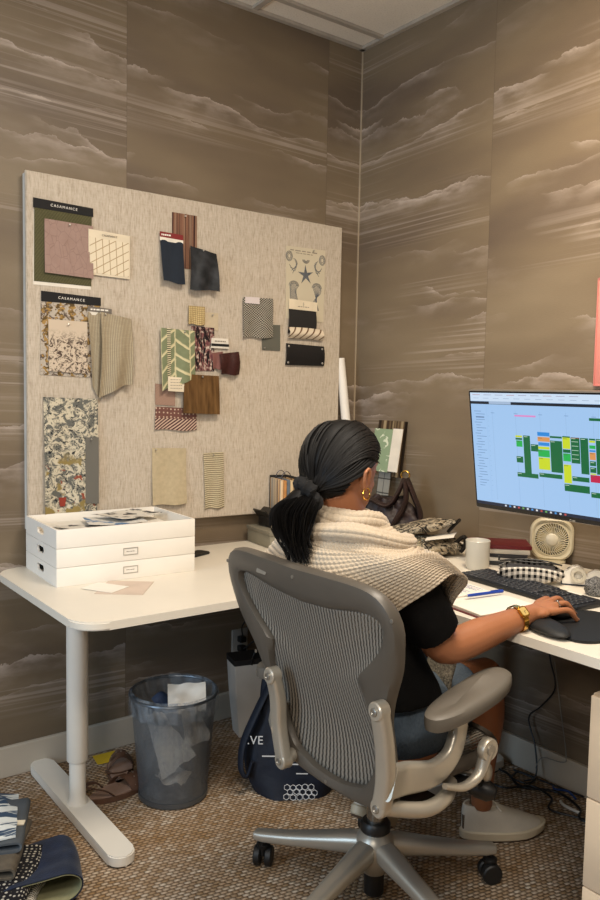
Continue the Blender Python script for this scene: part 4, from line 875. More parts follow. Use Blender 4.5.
# fabric pile, bottom left
def fold(name, label, c, rz, L_, W_, z, th, mat, seed, over=.5, cat='fabric', rollh=.0, tilt=0, th2=.006):
    """a cloth folded over once: bottom layer, rounded fold at +x, top layer"""
    B = Matrix.Translation((c[0], c[1], z)) @ Matrix.Rotation(R(rz), 4, 'Z') @ Matrix.Rotation(R(tilt), 4, 'Y'); hh = th/2
    def f(u, v):
        w_ = v*3; 
        if u < .42: q = u/.42; x = -L_/2+(L_-hh)*q; zz_ = 0
        elif u < .58: q = (u-.42)/.16; x = L_/2-hh+hh*1.15*math.sin(PI*q); zz_ = hh*(1-math.cos(PI*q))
        else: q = (u-.58)/.42; x = L_/2-hh-(L_*over)*q; zz_ = th-.25*th*q
        n_ = noise.noise(Vector((u*3+seed, v*2.2, seed)))
        return (x+.012*n_, (v-.5)*W_+.008*noise.noise(Vector((u*4, v, seed+5))), zz_+.004+(.010*abs(n_)+.004*math.sin(6*v+seed))*(.3+.7*u)+rollh*math.sin(PI*v)*(u > .5)*.5)
    return tag(obj(name, MB().sheet(f, 48, 16, th2, L_*2, W_).xf(B), mat), label, cat)
nv = M('navy_velvet', '14213a', .55, 0, .2, 30, .001, 200, sheen=.08)
ol = sm('olive_grey_lining', lambda t, uv, x, y: t.mix(t.noise(uv, 60), '7d7a5a', '94906f'))
bw = sm('black_white_lattice_knit', lambda t, uv, x, y: t.mix(t.ramp(t.voro(uv, 70, 'F1', 'Distance', .35), [(.22, 1.), (.34, 0.)]), '1d1c1f', 'b9b3a6'), .9, .002)
bs = sm('blue_white_brushstroke', lambda t, uv, x, y: t.mix(t.ramp(t.noise(t.map(uv, (9, 22, 1)), 1, 4, .6, 1), [(.45, 0.), (.5, 1.)]), '3a4c62', 'd7dbd8'), .7)
ws = sm('white_slub_weave', lambda t, uv, x, y: t.mix(stripes(t, y, .008, .4, .1), 'd6d0c2', '6a665c'), .9, .002)
br2 = M('taupe_folded_wool', '5b5245', .85, 0, .1, 50)
def drape(name, label, z0, pts, mat, seed, amp=.006, th=.005, un=26, vn=18, cat='fabric'):
    """pts: four corners (x,y,z) in order; a softly rippled cloth between them"""
    P = [Vector(p) for p in pts]
    def f(u, v):
        p = (P[0]*(1-u)+P[1]*u)*(1-v)+(P[3]*(1-u)+P[2]*u)*v
        p = p.copy(); p.z += amp*noise.noise(Vector((u*4+seed, v*4, 0)))+.3*amp*math.sin(9*u+seed); p.x += amp*.7*noise.noise(Vector((u*5, v*5+seed, 3))); return p
    return tag(obj(name, MB().sheet(f, un, vn, th, (P[1]-P[0]).length, (P[3]-P[0]).length), mat), label, cat)
drape('discarded_paper', 'large folded white sheet slanting inside the waste bin', 0, BIN_SHEET, wp, 3, .008, .0008, cat='paper')
drape('folded_fabric', 'pale blue cloth flat at the bottom of the fabric pile', 0, [(-2.02, -.98, .006), (-1.72, -.98, .006), (-1.640, -.52, .006), (-1.98, -.36, .006)], M('pale_blue_cloth', 'b5c2c9', .8), 2, .002)
# navy piece with its olive side curling over
t = thing('navy_fabric', 'navy velvet cloth with an olive side, curling at the right of the fabric pile', 'fabric', (-1.74, -.80, 0))
NVM = Matrix.Translation((-1.705, -.715, .012)) @ Matrix.Rotation(R(-14), 4, 'Z')
def curlp(u, v, d=0):
    rr = .028+.012*(1-v)-d
    if u < .4: q = u/.4; x = -.17+.20*q; z = d
    elif u < .75: q = (u-.4)/.35; x = .03+(rr+.012)*math.sin(PI*q); z = rr+d-rr*math.cos(PI*q)
    else: q = (u-.75)/.25; x = .03-.15*q; z = 2*rr+d-.012*q
    return Vector((x+.015*math.sin(2*v), (v-.5)*.23, .004+z+.003*math.sin(5*v+4*u)+.006*noise.noise(Vector((u*6, v*4, 2)))))
obj('velvet_side', MB().sheet(lambda u, v: curlp(u, v), 48, 16, .002, .5, .3).xf(NVM), nv, t)
obj('olive_side', MB().sheet(lambda u, v: curlp(u, v, .004), 48, 16, .0012, .5, .3).xf(NVM), ol, t)
fold('folded_fabric', 'white slub striped cloth low in the fabric pile', (-1.93, -.74), -38, .32, .28, .012, .022, ws, 3, .8)
fold('folded_fabric', 'black and white lattice cloth in the fabric pile', (-1.905, -.665), -34, .34, .28, .050, .022, bw, 5, .8)
fold('folded_fabric', 'taupe folded wool cloth in the fabric pile', (-1.895, -.58), -28, .32, .26, .088, .018, br2, 7, .8)
fold('folded_fabric', 'slate grey folded cloth near the top of the fabric pile', (-1.885, -.52), -24, .34, .25, .120, .014, M('slate_folded_cloth', '4c5156', .8), 8, .8)
drape('brushstroke_fabric', 'blue and white brushstroke cloth on top of the fabric pile', 0, [(-2.02, -.62, .158), (-1.78, -.68, .158), (-1.690, -.42, .140), (-1.92, -.28, .158)], bs, 9, .006)
tag(obj('fabric_label', MB().box((0, 0, 0), (.030, .022, .004)).xf(Matrix.Translation((-1.745, -.600, .146)) @ Matrix.Rotation(R(-30), 4, 'Z')), M('cream_card', 'ddcfb4', .7)), 'small cream label at the edge of the fabric pile', 'label')

# white paper bag, tote bag, wall socket
t = thing('shopping_bag', 'white shopping bag with black top standing by the baseboard behind the chair', 'bag', (-.64, -.19, 0))
SB = Matrix.Translation((-.635, -.19, 0)) @ Matrix.Rotation(R(-14), 4, 'Z')
mb = MB(); mb.loft([[(x*k, y*(k if z else 1), z) for x, y in rrect(.26, .11, .006, 2)] for z, k in ((.001, .80), (.15, .92), (.305, 1.0))], True); obj('body', mb.xf(SB), M('white_bag_paper', 'cfccc6', .6, 0, .02), t)
obj('lining', MB().prism(rrect(.263, .113, .006, 2), .022, SB @ Matrix.Translation((0, 0, .300))), M('black_bag_lining', '1b1a1b', .6), t)
obj('handle', MB().tube(ax([SB @ Vector(p) for p in ((-.06, -.058, .30), (-.05, -.065, .35), (.0, -.06, .37), (.05, -.065, .35), (.06, -.058, .30))], 6), .004, 8), black_plastic, t)

tn = M('navy_tote_canvas', '0b1526', .7, 0, .12, 20, .003, 24)
t = thing('tote_bag', 'navy tote bag with white lettering slumped on the carpet behind the chair', 'bag', (-.83, -.56, 0))
TB = Matrix.Translation((-.805, -.650, 0)) @ Matrix.Rotation(R(-36), 4, 'Z')
mb = MB(); rings = []
for k in range(17):
    v = k/16; wd = .118+.052*math.sin(PI*min(1, v*1.35+.12))-.035*v*v; dp = .080*(1-v)**.6+.018
    rings.append([((wd*(1+.05*noise.noise(Vector((a, v*3, 2)))))*math.copysign(abs(math.cos(a))**.75, math.cos(a))-.03*v, dp*math.sin(a)*(1+.25*noise.noise(Vector((a*1.5, v*4, 7))))+.02*v, .002+.40*v+.012*math.sin(3*a)*v) for a in [2*PI*j/64 for j in range(64)]])
mb.loft(rings); obj('body', mb.xf(TB), tn, t)
obj('strap', strap(MB(), [(-.09, -.02, .37), (-.14, -.05, .27), (-.175, -.06, .18), (-.18, -.07, .10), (-.16, -.07, .07), (-.14, -.06, .12)], .018, .4).xf(TB), tn, t)
obj('strap', strap(MB(), [(-.07, -.03, .38), (-.05, -.02, .46), (.01, 0, .47), (.04, .0, .39)], .014, .3).xf(TB), tn, t)
# front of the bag faces -y in its own frame; lettering follows a plane just proud of the cloth
def tface(x, z, lean=0.0): return TB @ frame((x, -.104+.20*max(0, z-.05)*1.0, z), (1, .0, 0), (0, .20, .98), (0, -.98, .20))
tw = M('white_print', 'd4d6d8', .6)
text('.VE', .040, tw, tface(-.132, .200), t, space=1.05)
for k in range(2): obj('printed_line', MB().box((0, 0, 0), (.045, .0035, .003)).xf(tface(-.085+.055*k, .15-.008*k)), tw, t)
obj('printed_line', MB().box((0, 0, 0), (.05, .0035, .003)).xf(tface(.02, .125)), tw, t); obj('printed_line', MB().box((0, 0, 0), (.04, .003, .003)).xf(tface(.03, .095)), tw, t)
mb = MB()
for i in range(5):
    for j in range(3):
        cx_, cz_ = -.022+.0215*i+(.0107 if j % 2 else 0), .020+.0155*j
        hx = [(cx_+.0105*math.cos(R(60*k+30))+.002*math.sin(i*7+j), cz_+.0100*math.sin(R(60*k+30))+.002*math.sin(i*5+j*3)) for k in range(7)]
        mb.tube([tface(0, 0) @ Vector((p[0], p[1], .014)) for p in hx], .0012, 4)
obj('hexagon_print', mb, tw, t)

t = thing('wall_socket', 'white wall socket with black plugs on the back wall under the desk', 'socket', (-.62, -.004, .27))
obj('plate', MB().box((-.62, -.004, .315), (.078, .008, .12), bev=.002), M('grey_white_plate', 'a9a49b', .5), t)
for z in (.335, .295): obj('plug', MB().box((-.62, -.022, z), (.03, .03, .026), bev=.004), black_plastic, t)
def cable(label, pts, r=.003, mat=black_plastic, k=8): return tag(obj('power_cable', MB().tube(ax(pts, k), r, 8), mat), label, 'cable')
cable('black cable looping from the wall socket behind the chair', [(-.62, -.036, .335), (-.66, -.09, .42), (-.60, -.12, .48), (-.52, -.09, .42), (-.50, -.06, .2), (-.48, -.06, .02), (-.40, -.12, .006)])
cable('second black cable hanging from the wall socket', [(-.62, -.036, .295), (-.58, -.10, .36), (-.52, -.13, .42), (-.46, -.10, .3), (-.42, -.08, .05), (-.30, -.12, .006)])
cable('black cable hanging from the right desk down to the baseboard', [(-.045, -1.13, .78), (-.03, -1.12, .60), (-.03, -1.14, .46), (-.035, -1.17, .36), (-.03, -1.11, .27), (-.03, -1.06, .21), (-.04, -1.10, .12), (-.07, -1.13, .03), (-.10, -1.10, .006)])
cable('thin grey cable hanging in a V beside the black one', [(-.03, -1.16, .45), (-.025, -1.19, .28), (-.025, -1.22, .13), (-.03, -1.21, .10), (-.05, -1.14, .095), (-.06, -1.12, .05)], .0018, M('grey_cable', '8b8983', .5))
cable('black cable curving across the carpet by the right baseboard', [(-.05, -.55, .006), (-.16, -.70, .006), (-.12, -.90, .006), (-.10, -1.02, .006), (-.14, -1.12, .006), (-.07, -1.22, .006), (-.10, -1.33, .006), (-.16, -1.38, .006), (-.10, -1.5, .006)], .0045)
cable('black cable lying further out from the right baseboard', [(-.10, -.60, .006), (-.25, -.82, .006), (-.22, -1.0, .006), (-.20, -1.10, .010), (-.12, -1.15, .014), (-.13, -1.24, .012), (-.19, -1.28, .006), (-.15, -1.40, .006), (-.20, -1.55, .006)], .004)
cable('tangled black cable loop on the carpet near the right baseboard', [(-.07, -1.05, .012), (-.13, -1.07, .014), (-.12, -1.13, .016), (-.06, -1.12, .014), (-.07, -1.04, .012), (-.03, -1.30, .012)], .0035)
cable('blue cable on the carpet among the black cables', [(-.05, -1.19, .008), (-.08, -1.22, .020), (-.05, -1.25, .016), (-.06, -1.29, .008)], .004, M('blue_cable', '1e3f7a', .5))
cable('short white cable on the carpet among the black cables', [(-.12, -1.27, .010), (-.14, -1.30, .014), (-.13, -1.35, .008)], .005, M('white_cable', 'd5d2ca', .5))

# ------------------------------------------------------------ the chair
AL = M('satin_aluminium', 'bdb6a8', .36, .6, .03, 10); FR = M('grey_taupe_frame_plastic', '524c44', .42, 0, .03, 10)
PAD = M('taupe_arm_pad', '635d54', .5, 0, .03, 10); DK = M('graphite_plastic', '2a2826', .45)
CX, CY = -.985, -1.275
ch = thing('office_chair', 'grey mesh-back office chair with silver arms in which the person sits', 'chair', (CX, CY, 0))
obj('hub', MB().lathe([(.030, .075), (.036, .08), (.052, .115), (.056, .15), (.05, .178), (.034, .192), (.034, .20)], (CX, CY, 0), 32), AL, ch)
obj('hub_collar', MB().lathe([(.036, .190), (.042, .196), (.042, .214), (.036, .222)], (CX, CY, 0), 32), black_plastic, ch)
obj('gas_cylinder', MB().lathe([(.025, .03), (.025, .19), (.025, .30), (.015, .30), (.015, .43)], (CX, CY, 0), 28), M('steel_column', '8f8b84', .25, .9), ch)
obj('cylinder_end', MB().lathe([(.024, .012), (.028, .016), (.028, .075)], (CX, CY, 0), 28), black_plastic, ch)
for a0 in (121, 49, -23, -95, -167):
    a = R(a0); d = Vector((math.cos(a), math.sin(a), 0)); n_ = Vector((-d.y, d.x, 0)); rings = []
    for r_, zc, hw, hh in ((.03, .150, .030, .030), (.08, .143, .031, .028), (.16, .128, .027, .022), (.26, .109, .023, .0175), (.335, .098, .021, .0155), (.362, .096, .018, .013), (.368, .096, .010, .008)):
        c_ = Vector((CX, CY, zc))+d*r_; rings.append([c_+n_*p[0]+Vector((0, 0, p[1])) for p in rrect(2*hw, 2*hh, min(hw, hh)*.75, 4)])
    mb = MB(); mb.loft(rings); obj('base_arm', mb, AL, ch)
    wc = Vector((CX, CY, 0))+d*.340; sw = R(a0*3+40); dd_ = Vector((math.cos(sw), math.sin(sw), 0)); wc2 = wc+dd_*.012
    k = obj('caster', MB().lathe([(.006, .035), (.006, .088)], (wc.x, wc.y, 0), 12).lathe([(.004, .052), (.019, .056), (.021, .066), (.012, .072)], (wc2.x, wc2.y, 0), 20).box((wc2.x, wc2.y, .046), (.012, .010, .034), sw+PI/2), black_plastic, ch)
    ax_ = Vector((-dd_.y, dd_.x, 0))
    for s_ in (-1, 1):
        Wm = frame(wc2+ax_*(s_*.017)+Vector((0, 0, .0295)), dd_, Vector((0, 0, 1)), dd_.cross(Vector((0, 0, 1))))
        obj('wheel', MB().lathe([(.010, -.0105), (.025, -.0105), (.029, -.007), (.029, .007), (.025, .0105), (.010, .0105)], (0, 0, 0), 30).xf(Wm), M('caster_rubber', '1a1918', .5), k)
# back: outline in (y, z) about the centre line y = YC
YC = -1.430
def bx_(y, z):
    dy = y-YC; base = -1.270-.22*(max(z, .5)-.5)
    return base+.14*dy*dy+.010*math.exp(-((z-.62)/.10)**2)
ROUT = [(0, 1.010), (.12, 1.012), (.22, 1.011), (.28, 1.003), (.308, .975), (.322, .930), (.306, .845), (.268, .772), (.238, .70), (.228, .61), (.222, .53), (.198, .490), (.12, .474), (0, .470)]
RIN = [(0, .926), (.10, .932), (.18, .945), (.235, .951), (.264, .940), (.270, .912), (.240, .868), (.195, .825), (.154, .797), (.168, .765), (.180, .725), (.176, .645), (.162, .575), (.128, .522), (.06, .500), (0, .497)]
def mir(h): return [(p[0], p[1]) for p in h]+[(-p[0], p[1]) for p in reversed(h[1:-1])]
def hit(poly, a, cz=.73):
    dx, dz = math.sin(a), math.cos(a); best = None
    n = len(poly)
    for i in range(n):
        x1, z1 = poly[i][0], poly[i][1]-cz; x2, z2 = poly[(i+1) % n][0], poly[(i+1) % n][1]-cz
        ex, ez = x2-x1, z2-z1; den = dx*ez-dz*ex
        if abs(den) < 1e-12: continue
        t_ = (x1*ez-z1*ex)/den; q = (x1*dz-z1*dx)/den
        if t_ > 0 and -1e-9 <= q <= 1+1e-9 and (best is None or t_ < best): best = t_
    return best
NA = 120
def smoothlist(v, n=2):
    for _ in range(n): v = [(v[i-1]+2*v[i]+v[(i+1) % len(v)])/4 for i in range(len(v))]
    return v
po, pi_ = mir(ROUT), mir(RIN)
po = [(p[0]*(.945 if p[0] > 0 and p[1] > .6 else .92 if p[0] < 0 and .58 < p[1] < .80 else 1), p[1]) for p in po]
ro = smoothlist([hit(po, 2*PI*i/NA) for i in range(NA)], 2); ri = smoothlist([hit(pi_, 2*PI*i/NA) for i in range(NA)], 1)
def bpt(i, r, off):
    a = 2*PI*i/NA; y = YC-r*math.sin(a); z = .73+r*math.cos(a); return (bx_(y, z)+off, y, z)
prof_b = [(0, .0), (.0, -.010), (.08, -.019), (.3, -.023), (.7, -.024), (.92, -.020), (1.0, -.010), (1.0, .004), (.9, .011), (.5, .014), (.1, .011)]
mb = MB(); mb.loft([[bpt(i, ri[i]*(1-q)+ro[i]*q, o_) for i in range(NA)] for q, o_ in prof_b]+[[bpt(i, ri[i], .0) for i in range(NA)]], False)
bf = obj('backrest_frame', mb, FR, ch)
for dy, z in ((-.30, .955), (.30, .965), (-.235, .74), (.235, .74), (0, .985), (0, .483)):
    obj('screw', MB().lathe([(.0045, 0), (.0045, .0015), (.001, .002)], (0, 0, 0), 12).xf(Matrix.Translation((bx_(YC+dy, z)-.0235, YC+dy, z)) @ Matrix.Rotation(R(-90), 4, 'Y')), M('screw_steel', 'a29e96', .3, .8), bf)
obj('badge', MB().prism(rrect(.04, .011, .004, 4), .0012, frame((bx_(YC+.15, .972)-.0245, YC+.13, .972), (0, -1, 0), (.26, 0, 1), (-1, 0, .26))), M('badge_plastic', '7d776d', .4), bf)
def mesh_mat():
    t = NT('woven_chair_mesh', .5, 0, .3); P = t.co('UV'); s_ = t.sep(P)
    wob = t.math('MULTIPLY', t.math('SINE', t.math('ADD', t.math('MULTIPLY', s_[1], 420.), t.math('MULTIPLY', s_[0], 120.))), .0007)
    x = t.math('ADD', s_[0], wob)
    f = t.math('ABSOLUTE', t.math('SINE', t.math('MULTIPLY', x, PI/.0118)))
    g_ = t.math('ABSOLUTE', t.math('SINE', t.math('MULTIPLY', t.math('ADD', s_[1], t.math('MULTIPLY', s_[0], .5)), PI/.010)))
    strand = t.ramp(f, [(.26, 0.), (.42, 1.)]); cross = t.ramp(g_, [(.90, 0.), (.97, .8)])
    al = t.math('MAXIMUM', strand, cross)
    t.color(t.mix(f, '37342f', '8d867b')); t.alpha(t.math('ADD', t.math('MULTIPLY', al, .92), .04)); t.bump(f, .002); return t.m
mesh_m = mesh_mat()
mb = MB(); NR = 14; vs = [[mb.bm.verts.new(bpt(i, (ri[i]+.006)*k/NR, -.004+.012*(1-(k/NR)**2))) for i in range(NA)] for k in range(1, NR+1)]
c0 = mb.bm.verts.new((bx_(YC, .73)+.008, YC, .73))
for i in range(NA): mb.bm.faces.new((c0, vs[0][i], vs[0][(i+1) % NA]))
for k in range(NR-1):
    for i in range(NA): mb.bm.faces.new((vs[k][i], vs[k+1][i], vs[k+1][(i+1) % NA], vs[k][(i+1) % NA]))
for f in mb.bm.faces:
    for l in f.loops:
        z = l.vert.co.z; l[mb.uv].uv = ((l.vert.co.y-YC)*(1+.22*math.sin((z-.62)*7))+.006*math.sin((z-.5)*14), z)
o = obj('backrest_mesh', mb, mesh_m, ch); o.modifiers.new('t', 'SOLIDIFY').thickness = .0016
# seat
seatp = [(.215*math.copysign(abs(math.cos(a))**.6, math.cos(a)), .195*math.copysign(abs(math.sin(a))**.55, math.sin(a))) for a in [2*PI*j/64 for j in range(64)]]
SX, SY = -1.03, -1.415
def szf(x): return .528+.02*max(0, -x)-.9*max(0, x-.16)**1.5
mb = MB(); mb.loft([[(SX+p[0]*k, SY+p[1]*k, szf(p[0]*k)+z) for p in seatp] for k, z in ((.90, -.012), (.97, -.030), (1.0, -.020), (1.0, 0), (.96, .010), (.90, .004), (.90, -.012))], False); obj('seat_frame', mb, FR, ch)
mb = MB(); rs_ = [[(SX+p[0]*k, SY+p[1]*k, szf(p[0]*k)-.016*(1-k*k)+.001) for p in seatp] for k in (.91, .7, .5, .3, .12, .01)]; mb.loft(rs_, False)
for f in mb.bm.faces:
    for l in f.loops: l[mb.uv].uv = (l.vert.co.y, l.vert.co.x)
obj('seat_mesh', mb, mesh_m, ch)
# mechanism
obj('tilt_mechanism', MB().box((CX-.01, SY+.01, .445), (.24, .12, .07), bev=.015).box((CX-.15, SY, .44), (.12, .34, .025), bev=.008), DK, ch)
for s_ in (-1, 1):
    y = YC-.050+s_*.195
    up_ = MB(); P = ax([(-1.355, y-.012*(s_ > 0), .752-.04*(s_ > 0)), (-1.338, y-.01*(s_ > 0), .672-.02*(s_ > 0)), (-1.326, y+.008*(s_ < 0), .59-.015*(s_ > 0)), (-1.322, y+.022*(s_ < 0)-.018*(s_ > 0), .528-.034*(s_ > 0))], 5); rings = []
    for i, p in enumerate(P):
        q = i/(len(P)-1); hw = .0205; rings.append([p+Vector((b, a, 0)) for a, b in rrect(2*hw, .030, .009, 4)])
    up_.loft(rings)
    for p in (P[0], P[-1]):
        tmp = MB().lathe([(.001, -.015), (.0175, -.015), (.0205, -.012), (.0205, .012), (.0175, .015), (.001, .015)], (0, 0, 0), 24).xf(Matrix.Translation(p) @ Matrix.Rotation(R(90), 4, 'Y'))
        me_ = bpy.data.meshes.new('x'); tmp.bm.to_mesh(me_); tmp.bm.free(); up_.bm.from_mesh(me_); bpy.data.meshes.remove(me_)
    u = obj('back_upright', up_, AL, ch)
    for p in (P[0], P[-1]):
        obj('screw', MB().lathe([(.009, 0), (.009, .003), (.006, .004), (.005, .002), (.001, .002)], (0, 0, 0), 20).xf(Matrix.Translation(p+Vector((-.0148, 0, 0))) @ Matrix.Rotation(R(-90), 4, 'Y')), M('screw_steel', 'a29e96', .3, .8), u)
    # arm bracket: out of the upright, round and up to the pad
    yo = YC+.010+s_*.232
    path = [(-1.325, y+s_*.002, .592), (-1.26, yo+s_*.005, .575), (-1.18, yo+s_*.01, .566), (-1.125, yo+s_*.01, .590), (-1.098, yo+s_*.006, .635), (-1.09, yo, .682)]
    P2 = ax(path, 6); hts = lerps([.038, .036, .030, .024, .022, .026], len(P2)); rings = []
    for i, p in enumerate(P2):
        tt = (P2[min(i+1, len(P2)-1)]-P2[max(i-1, 0)]).normalized(); nn = tt.cross(Vector((0, 1, 0))).normalized() if abs(tt.y) < .95 else Vector((1, 0, 0)); bb = tt.cross(nn)
        rings.append([p+nn*a*hts[i]/.03+bb*b for a, b in rrect(.060, .026, .010, 4)])
    mb = MB(); mb.loft(rings); obj('arm_bracket', mb, AL, ch)
    # pad
    pc = Vector((-1.062-.07*(s_ > 0), yo+(-.004 if s_ < 0 else .046), .706-.035*(s_ > 0))); pr = R(-8*s_)
    rings = []
    for r_, z in ((.30, -.022), (.75, -.021), (.93, -.016), (.99, -.006), (1.0, .004), (.95, .012), (.82, .017), (.6, .019), (.3, .020), (.05, .020)):
        ring = []
        for j in range(44):
            a = 2*PI*j/44; x_ = .150*math.copysign(abs(math.cos(a))**.8, math.cos(a)); w_ = .050+.006*math.cos(a)
            yy = w_*math.copysign(abs(math.sin(a))**.8, math.sin(a)); ring.append(Vector((x_*min(1, (r_*1.05)**.35), yy*r_, z+.010*(x_/.168)**2*(.4 if x_ > 0 else .0)+.020*x_/.168)))
        rings.append(ring)
    mb = MB(); mb.loft(rings); obj('arm_pad', mb.xf(Matrix.Translation(pc) @ Matrix.Rotation(pr, 4, 'Z')), PAD, ch)
    # side link under the seat
    obj('side_link', MB().tube(ax([(-1.322, y+.022*(s_ < 0)-.018*(s_ > 0), .528-.034*(s_ > 0)), (-1.22, y+s_*.002, .502), (-1.15, y, .508), (-1.08, y-s_*.05, .500)], 5), .017, 12), AL, ch)
    obj('tilt_arm', MB().tube(ax([(-1.17, y+s_*.015, .545), (-1.11, y+s_*.018, .528), (-1.06, y+s_*.018, .545), (-1.04, y+s_*.018, .595)], 6), lerps([.008, .012, .014, .019], 19), 12, True, (1, .8)), AL, ch)
    pv = obj('pivot', MB().lathe([(.001, -.010), (.024, -.010), (.026, -.006), (.026, .006), (.024, .010), (.001, .010)], (0, 0, 0), 28).xf(Matrix.Translation((-1.04, y+s_*.022, .598)) @ Matrix.Rotation(R(90), 4, 'X')), AL, ch)
    obj('pivot_cap', MB().lathe([(.012, 0), (.012, .003), (.001, .004)], (0, 0, 0), 20).xf(Matrix.Translation((-1.04, y+s_*.032, .598)) @ Matrix.Rotation(R(90 if s_ < 0 else -90), 4, 'X')), M('screw_steel', 'a29e96', .3, .8), pv)
obj('tension_knob', MB().tube([(-1.02, SY-.10, .47), (-.995, SY-.18, .466), (-.985, SY-.21, .462), (-.972, SY-.235, .458), (-.965, SY-.25, .456)], [.012, .014, .024, .024, .014], 18), black_plastic, ch)
obj('tilt_lever', MB().tube([(-1.0, SY-.10, .465), (-.975, SY-.225, .500)], .006, 10), AL, ch)
obj('lever_paddle', MB().ell((-.972, SY-.230, .500), (.016, .006, .024)), AL, ch)
# ------------------------------------------------------------ the person
def skin_mat():
    t = NT('warm_skin', .48, 0, .4); P = t.co(); t.color(t.mix(t.noise(P, 9, 3), '8f5a3b', 'ac724e')); t.b.inputs['Subsurface Weight'].default_value = .12
    t.b.inputs['Subsurface Radius'].default_value = (.01, .004, .002); t.bump(t.noise(P, 500, 2), .0003); return t.m
SK = skin_mat()
pe = thing('person', 'seated person with black ponytail, cream knit shawl, black top and denim shorts, hand on mouse', 'person', (-1.05, -1.39, 0))
HC = Vector((-1.207, -1.362, 1.206)); hyaw = R(11)       # facing +x turned a little to +y
HF = (Matrix.Rotation(hyaw, 3, 'Z') @ Matrix.Rotation(R(9), 3, 'Y')) @ Vector((1, 0, 0)); HL = Matrix.Rotation(hyaw, 3, 'Z') @ Vector((0, 1, 0)); HU = HF.cross(HL)
def hd(f, l, u): return HC+HF*f+HL*l+HU*u
HR = Matrix((HF, HL, HU)).transposed()
def hell(mb, c, r, nu=28, nv=18): mb.ell(hd(*c), r, HR, nu, nv); return mb
mb = MB()
hell(mb, (0, 0, .018), (.094, .074, .090)); hell(mb, (.026, 0, -.030), (.066, .060, .085)); hell(mb, (.048, 0, -.078), (.036, .034, .030))   # cranium, face, chin
hell(mb, (.020, .030, -.058), (.052, .026, .034)); hell(mb, (.020, -.030, -.058), (.052, .026, .034))                                       # jaw
hell(mb, (.058, .030, -.022), (.024, .022, .020)); hell(mb, (.058, -.030, -.022), (.024, .022, .020))                                       # cheeks
hell(mb, (.076, 0, .030), (.018, .048, .012))                                                                                              # brow
mb.tube([hd(.082, 0, .018), hd(.094, 0, -.005), hd(.106, 0, -.022), hd(.094, 0, -.030)], [.008, .009, .011, .008], 12)
hell(mb, (.094, .010, -.026), (.009, .008, .007), 10, 8); hell(mb, (.094, -.010, -.026), (.009, .008, .007), 10, 8)
hell(mb, (.084, 0, -.050), (.011, .023, .007), 14, 8); hell(mb, (.081, 0, -.059), (.011, .020, .007), 14, 8)
for s_ in (-1, 1):                                                                                                                         # ears
    mb.tube([hd(-.002, s_*.078, -.040), hd(.000, s_*.083, -.022), hd(-.008, s_*.091, .004), hd(-.022, s_*.095, .012), hd(-.031, s_*.095, .002), hd(-.027, s_*.091, -.018), hd(-.010, s_*.082, -.038)], [.007, .0055, .0055, .0055, .0055, .0055, .007], 8)
    hell(mb, (-.012, s_*.080, -.014), (.015, .009, .024), 12, 10)
mb.tube([hd(-.022, 0, -.045), (-1.205, -1.372, 1.10), (-1.200, -1.375, 1.03)], [.054, .052, .060], 24)                                       # neck
# trunk
def trunk(mb, grow=0, z0=.50, z1=1.05):
    S = [(.50, -1.085, .115, .165), (.58, -1.095, .125, .175), (.66, -1.115, .108, .150), (.74, -1.140, .100, .138), (.82, -1.160, .105, .145), (.90, -1.172, .112, .158), (.96, -1.178, .105, .172), (1.0, -1.182, .085, .170), (1.03, -1.187, .065, .125), (1.05, -1.190, .050, .07)]
    rings = []
    for z, x, a, b in S:
        if z < z0-1e-6 or z > z1+1e-6: continue
        rings.append([(x+(a+grow)*math.copysign(abs(math.cos(q))**.85, math.cos(q)), -1.382+(b+grow)*math.copysign(abs(math.sin(q))**.85, math.sin(q)), z) for q in [2*PI*j/40 for j in range(40)]])
    mb.loft(rings); return mb
trunk(mb)
SHR, ELR, WRR = Vector((-1.168, -1.545, .970)), Vector((-1.062, -1.575, .806)), Vector((-.805, -1.602, .843))
SHL, ELL_, WRL = Vector((-1.175, -1.200, .985)), Vector((-1.045, -1.165, .745)), Vector((-.865, -1.265, .690))
mb.tube(ax([SHR, SHR*.5+ELR*.5+Vector((0, -.004, 0)), ELR, ELR*.55+WRR*.45+Vector((0, 0, -.005)), WRR], 5), lerps([.055, .052, .047, .042, .041, .042, .041, .034, .0265], 21), 16)
mb.ell(ELR, (.041, .040, .041)); mb.ell(SHR, (.058, .055, .055)); mb.ell(SHL, (.058, .055, .055))
mb.tube(ax([SHL, SHL*.5+ELL_*.5+Vector((0, .004, 0)), ELL_, ELL_*.5+WRL*.5, WRL], 5), lerps([.055, .050, .045, .041, .041, .040, .038, .032, .0265], 21), 16)
# legs: thighs forward on the seat, her left knee over the far side
HPR, KNR, ANR = Vector((-1.08, -1.480, .610)), Vector((-.660, -1.365, .585)), Vector((-.512, -1.252, .115))
HPL, KNL, ANL = Vector((-1.08, -1.295, .610)), Vector((-.665, -1.215, .585)), Vector((-.870, -1.130, .235))
for a, b, c in ((HPR, KNR, ANR), (HPL, KNL, ANL)):
    mb.tube([a, a*.6+b*.4, a*.2+b*.8, b], [.088, .080, .064, .056], 20); mb.ell(b, (.056, .054, .056))
    calf = (b-c).cross(Vector((0, 1, 0))).normalized()*(-.012 if True else 0)
    mb.tube(ax([b, b*.7+c*.3+calf, b*.35+c*.65+calf*.4, c], 4), lerps([.053, .054, .056, .050, .042, .036, .033, .034], 13), 18)
# feet inside the shoes
TOE = (Vector((-.318, -1.348, 0))-Vector((-.556, -1.222, 0))).normalized()
mb.tube([ANR, ANR+Vector((0, 0, -.045))+TOE*.01, ANR+Vector((0, 0, -.070))+TOE*.07, ANR+Vector((0, 0, -.078))+TOE*.13], [.030, .024, .022, .016], 14)
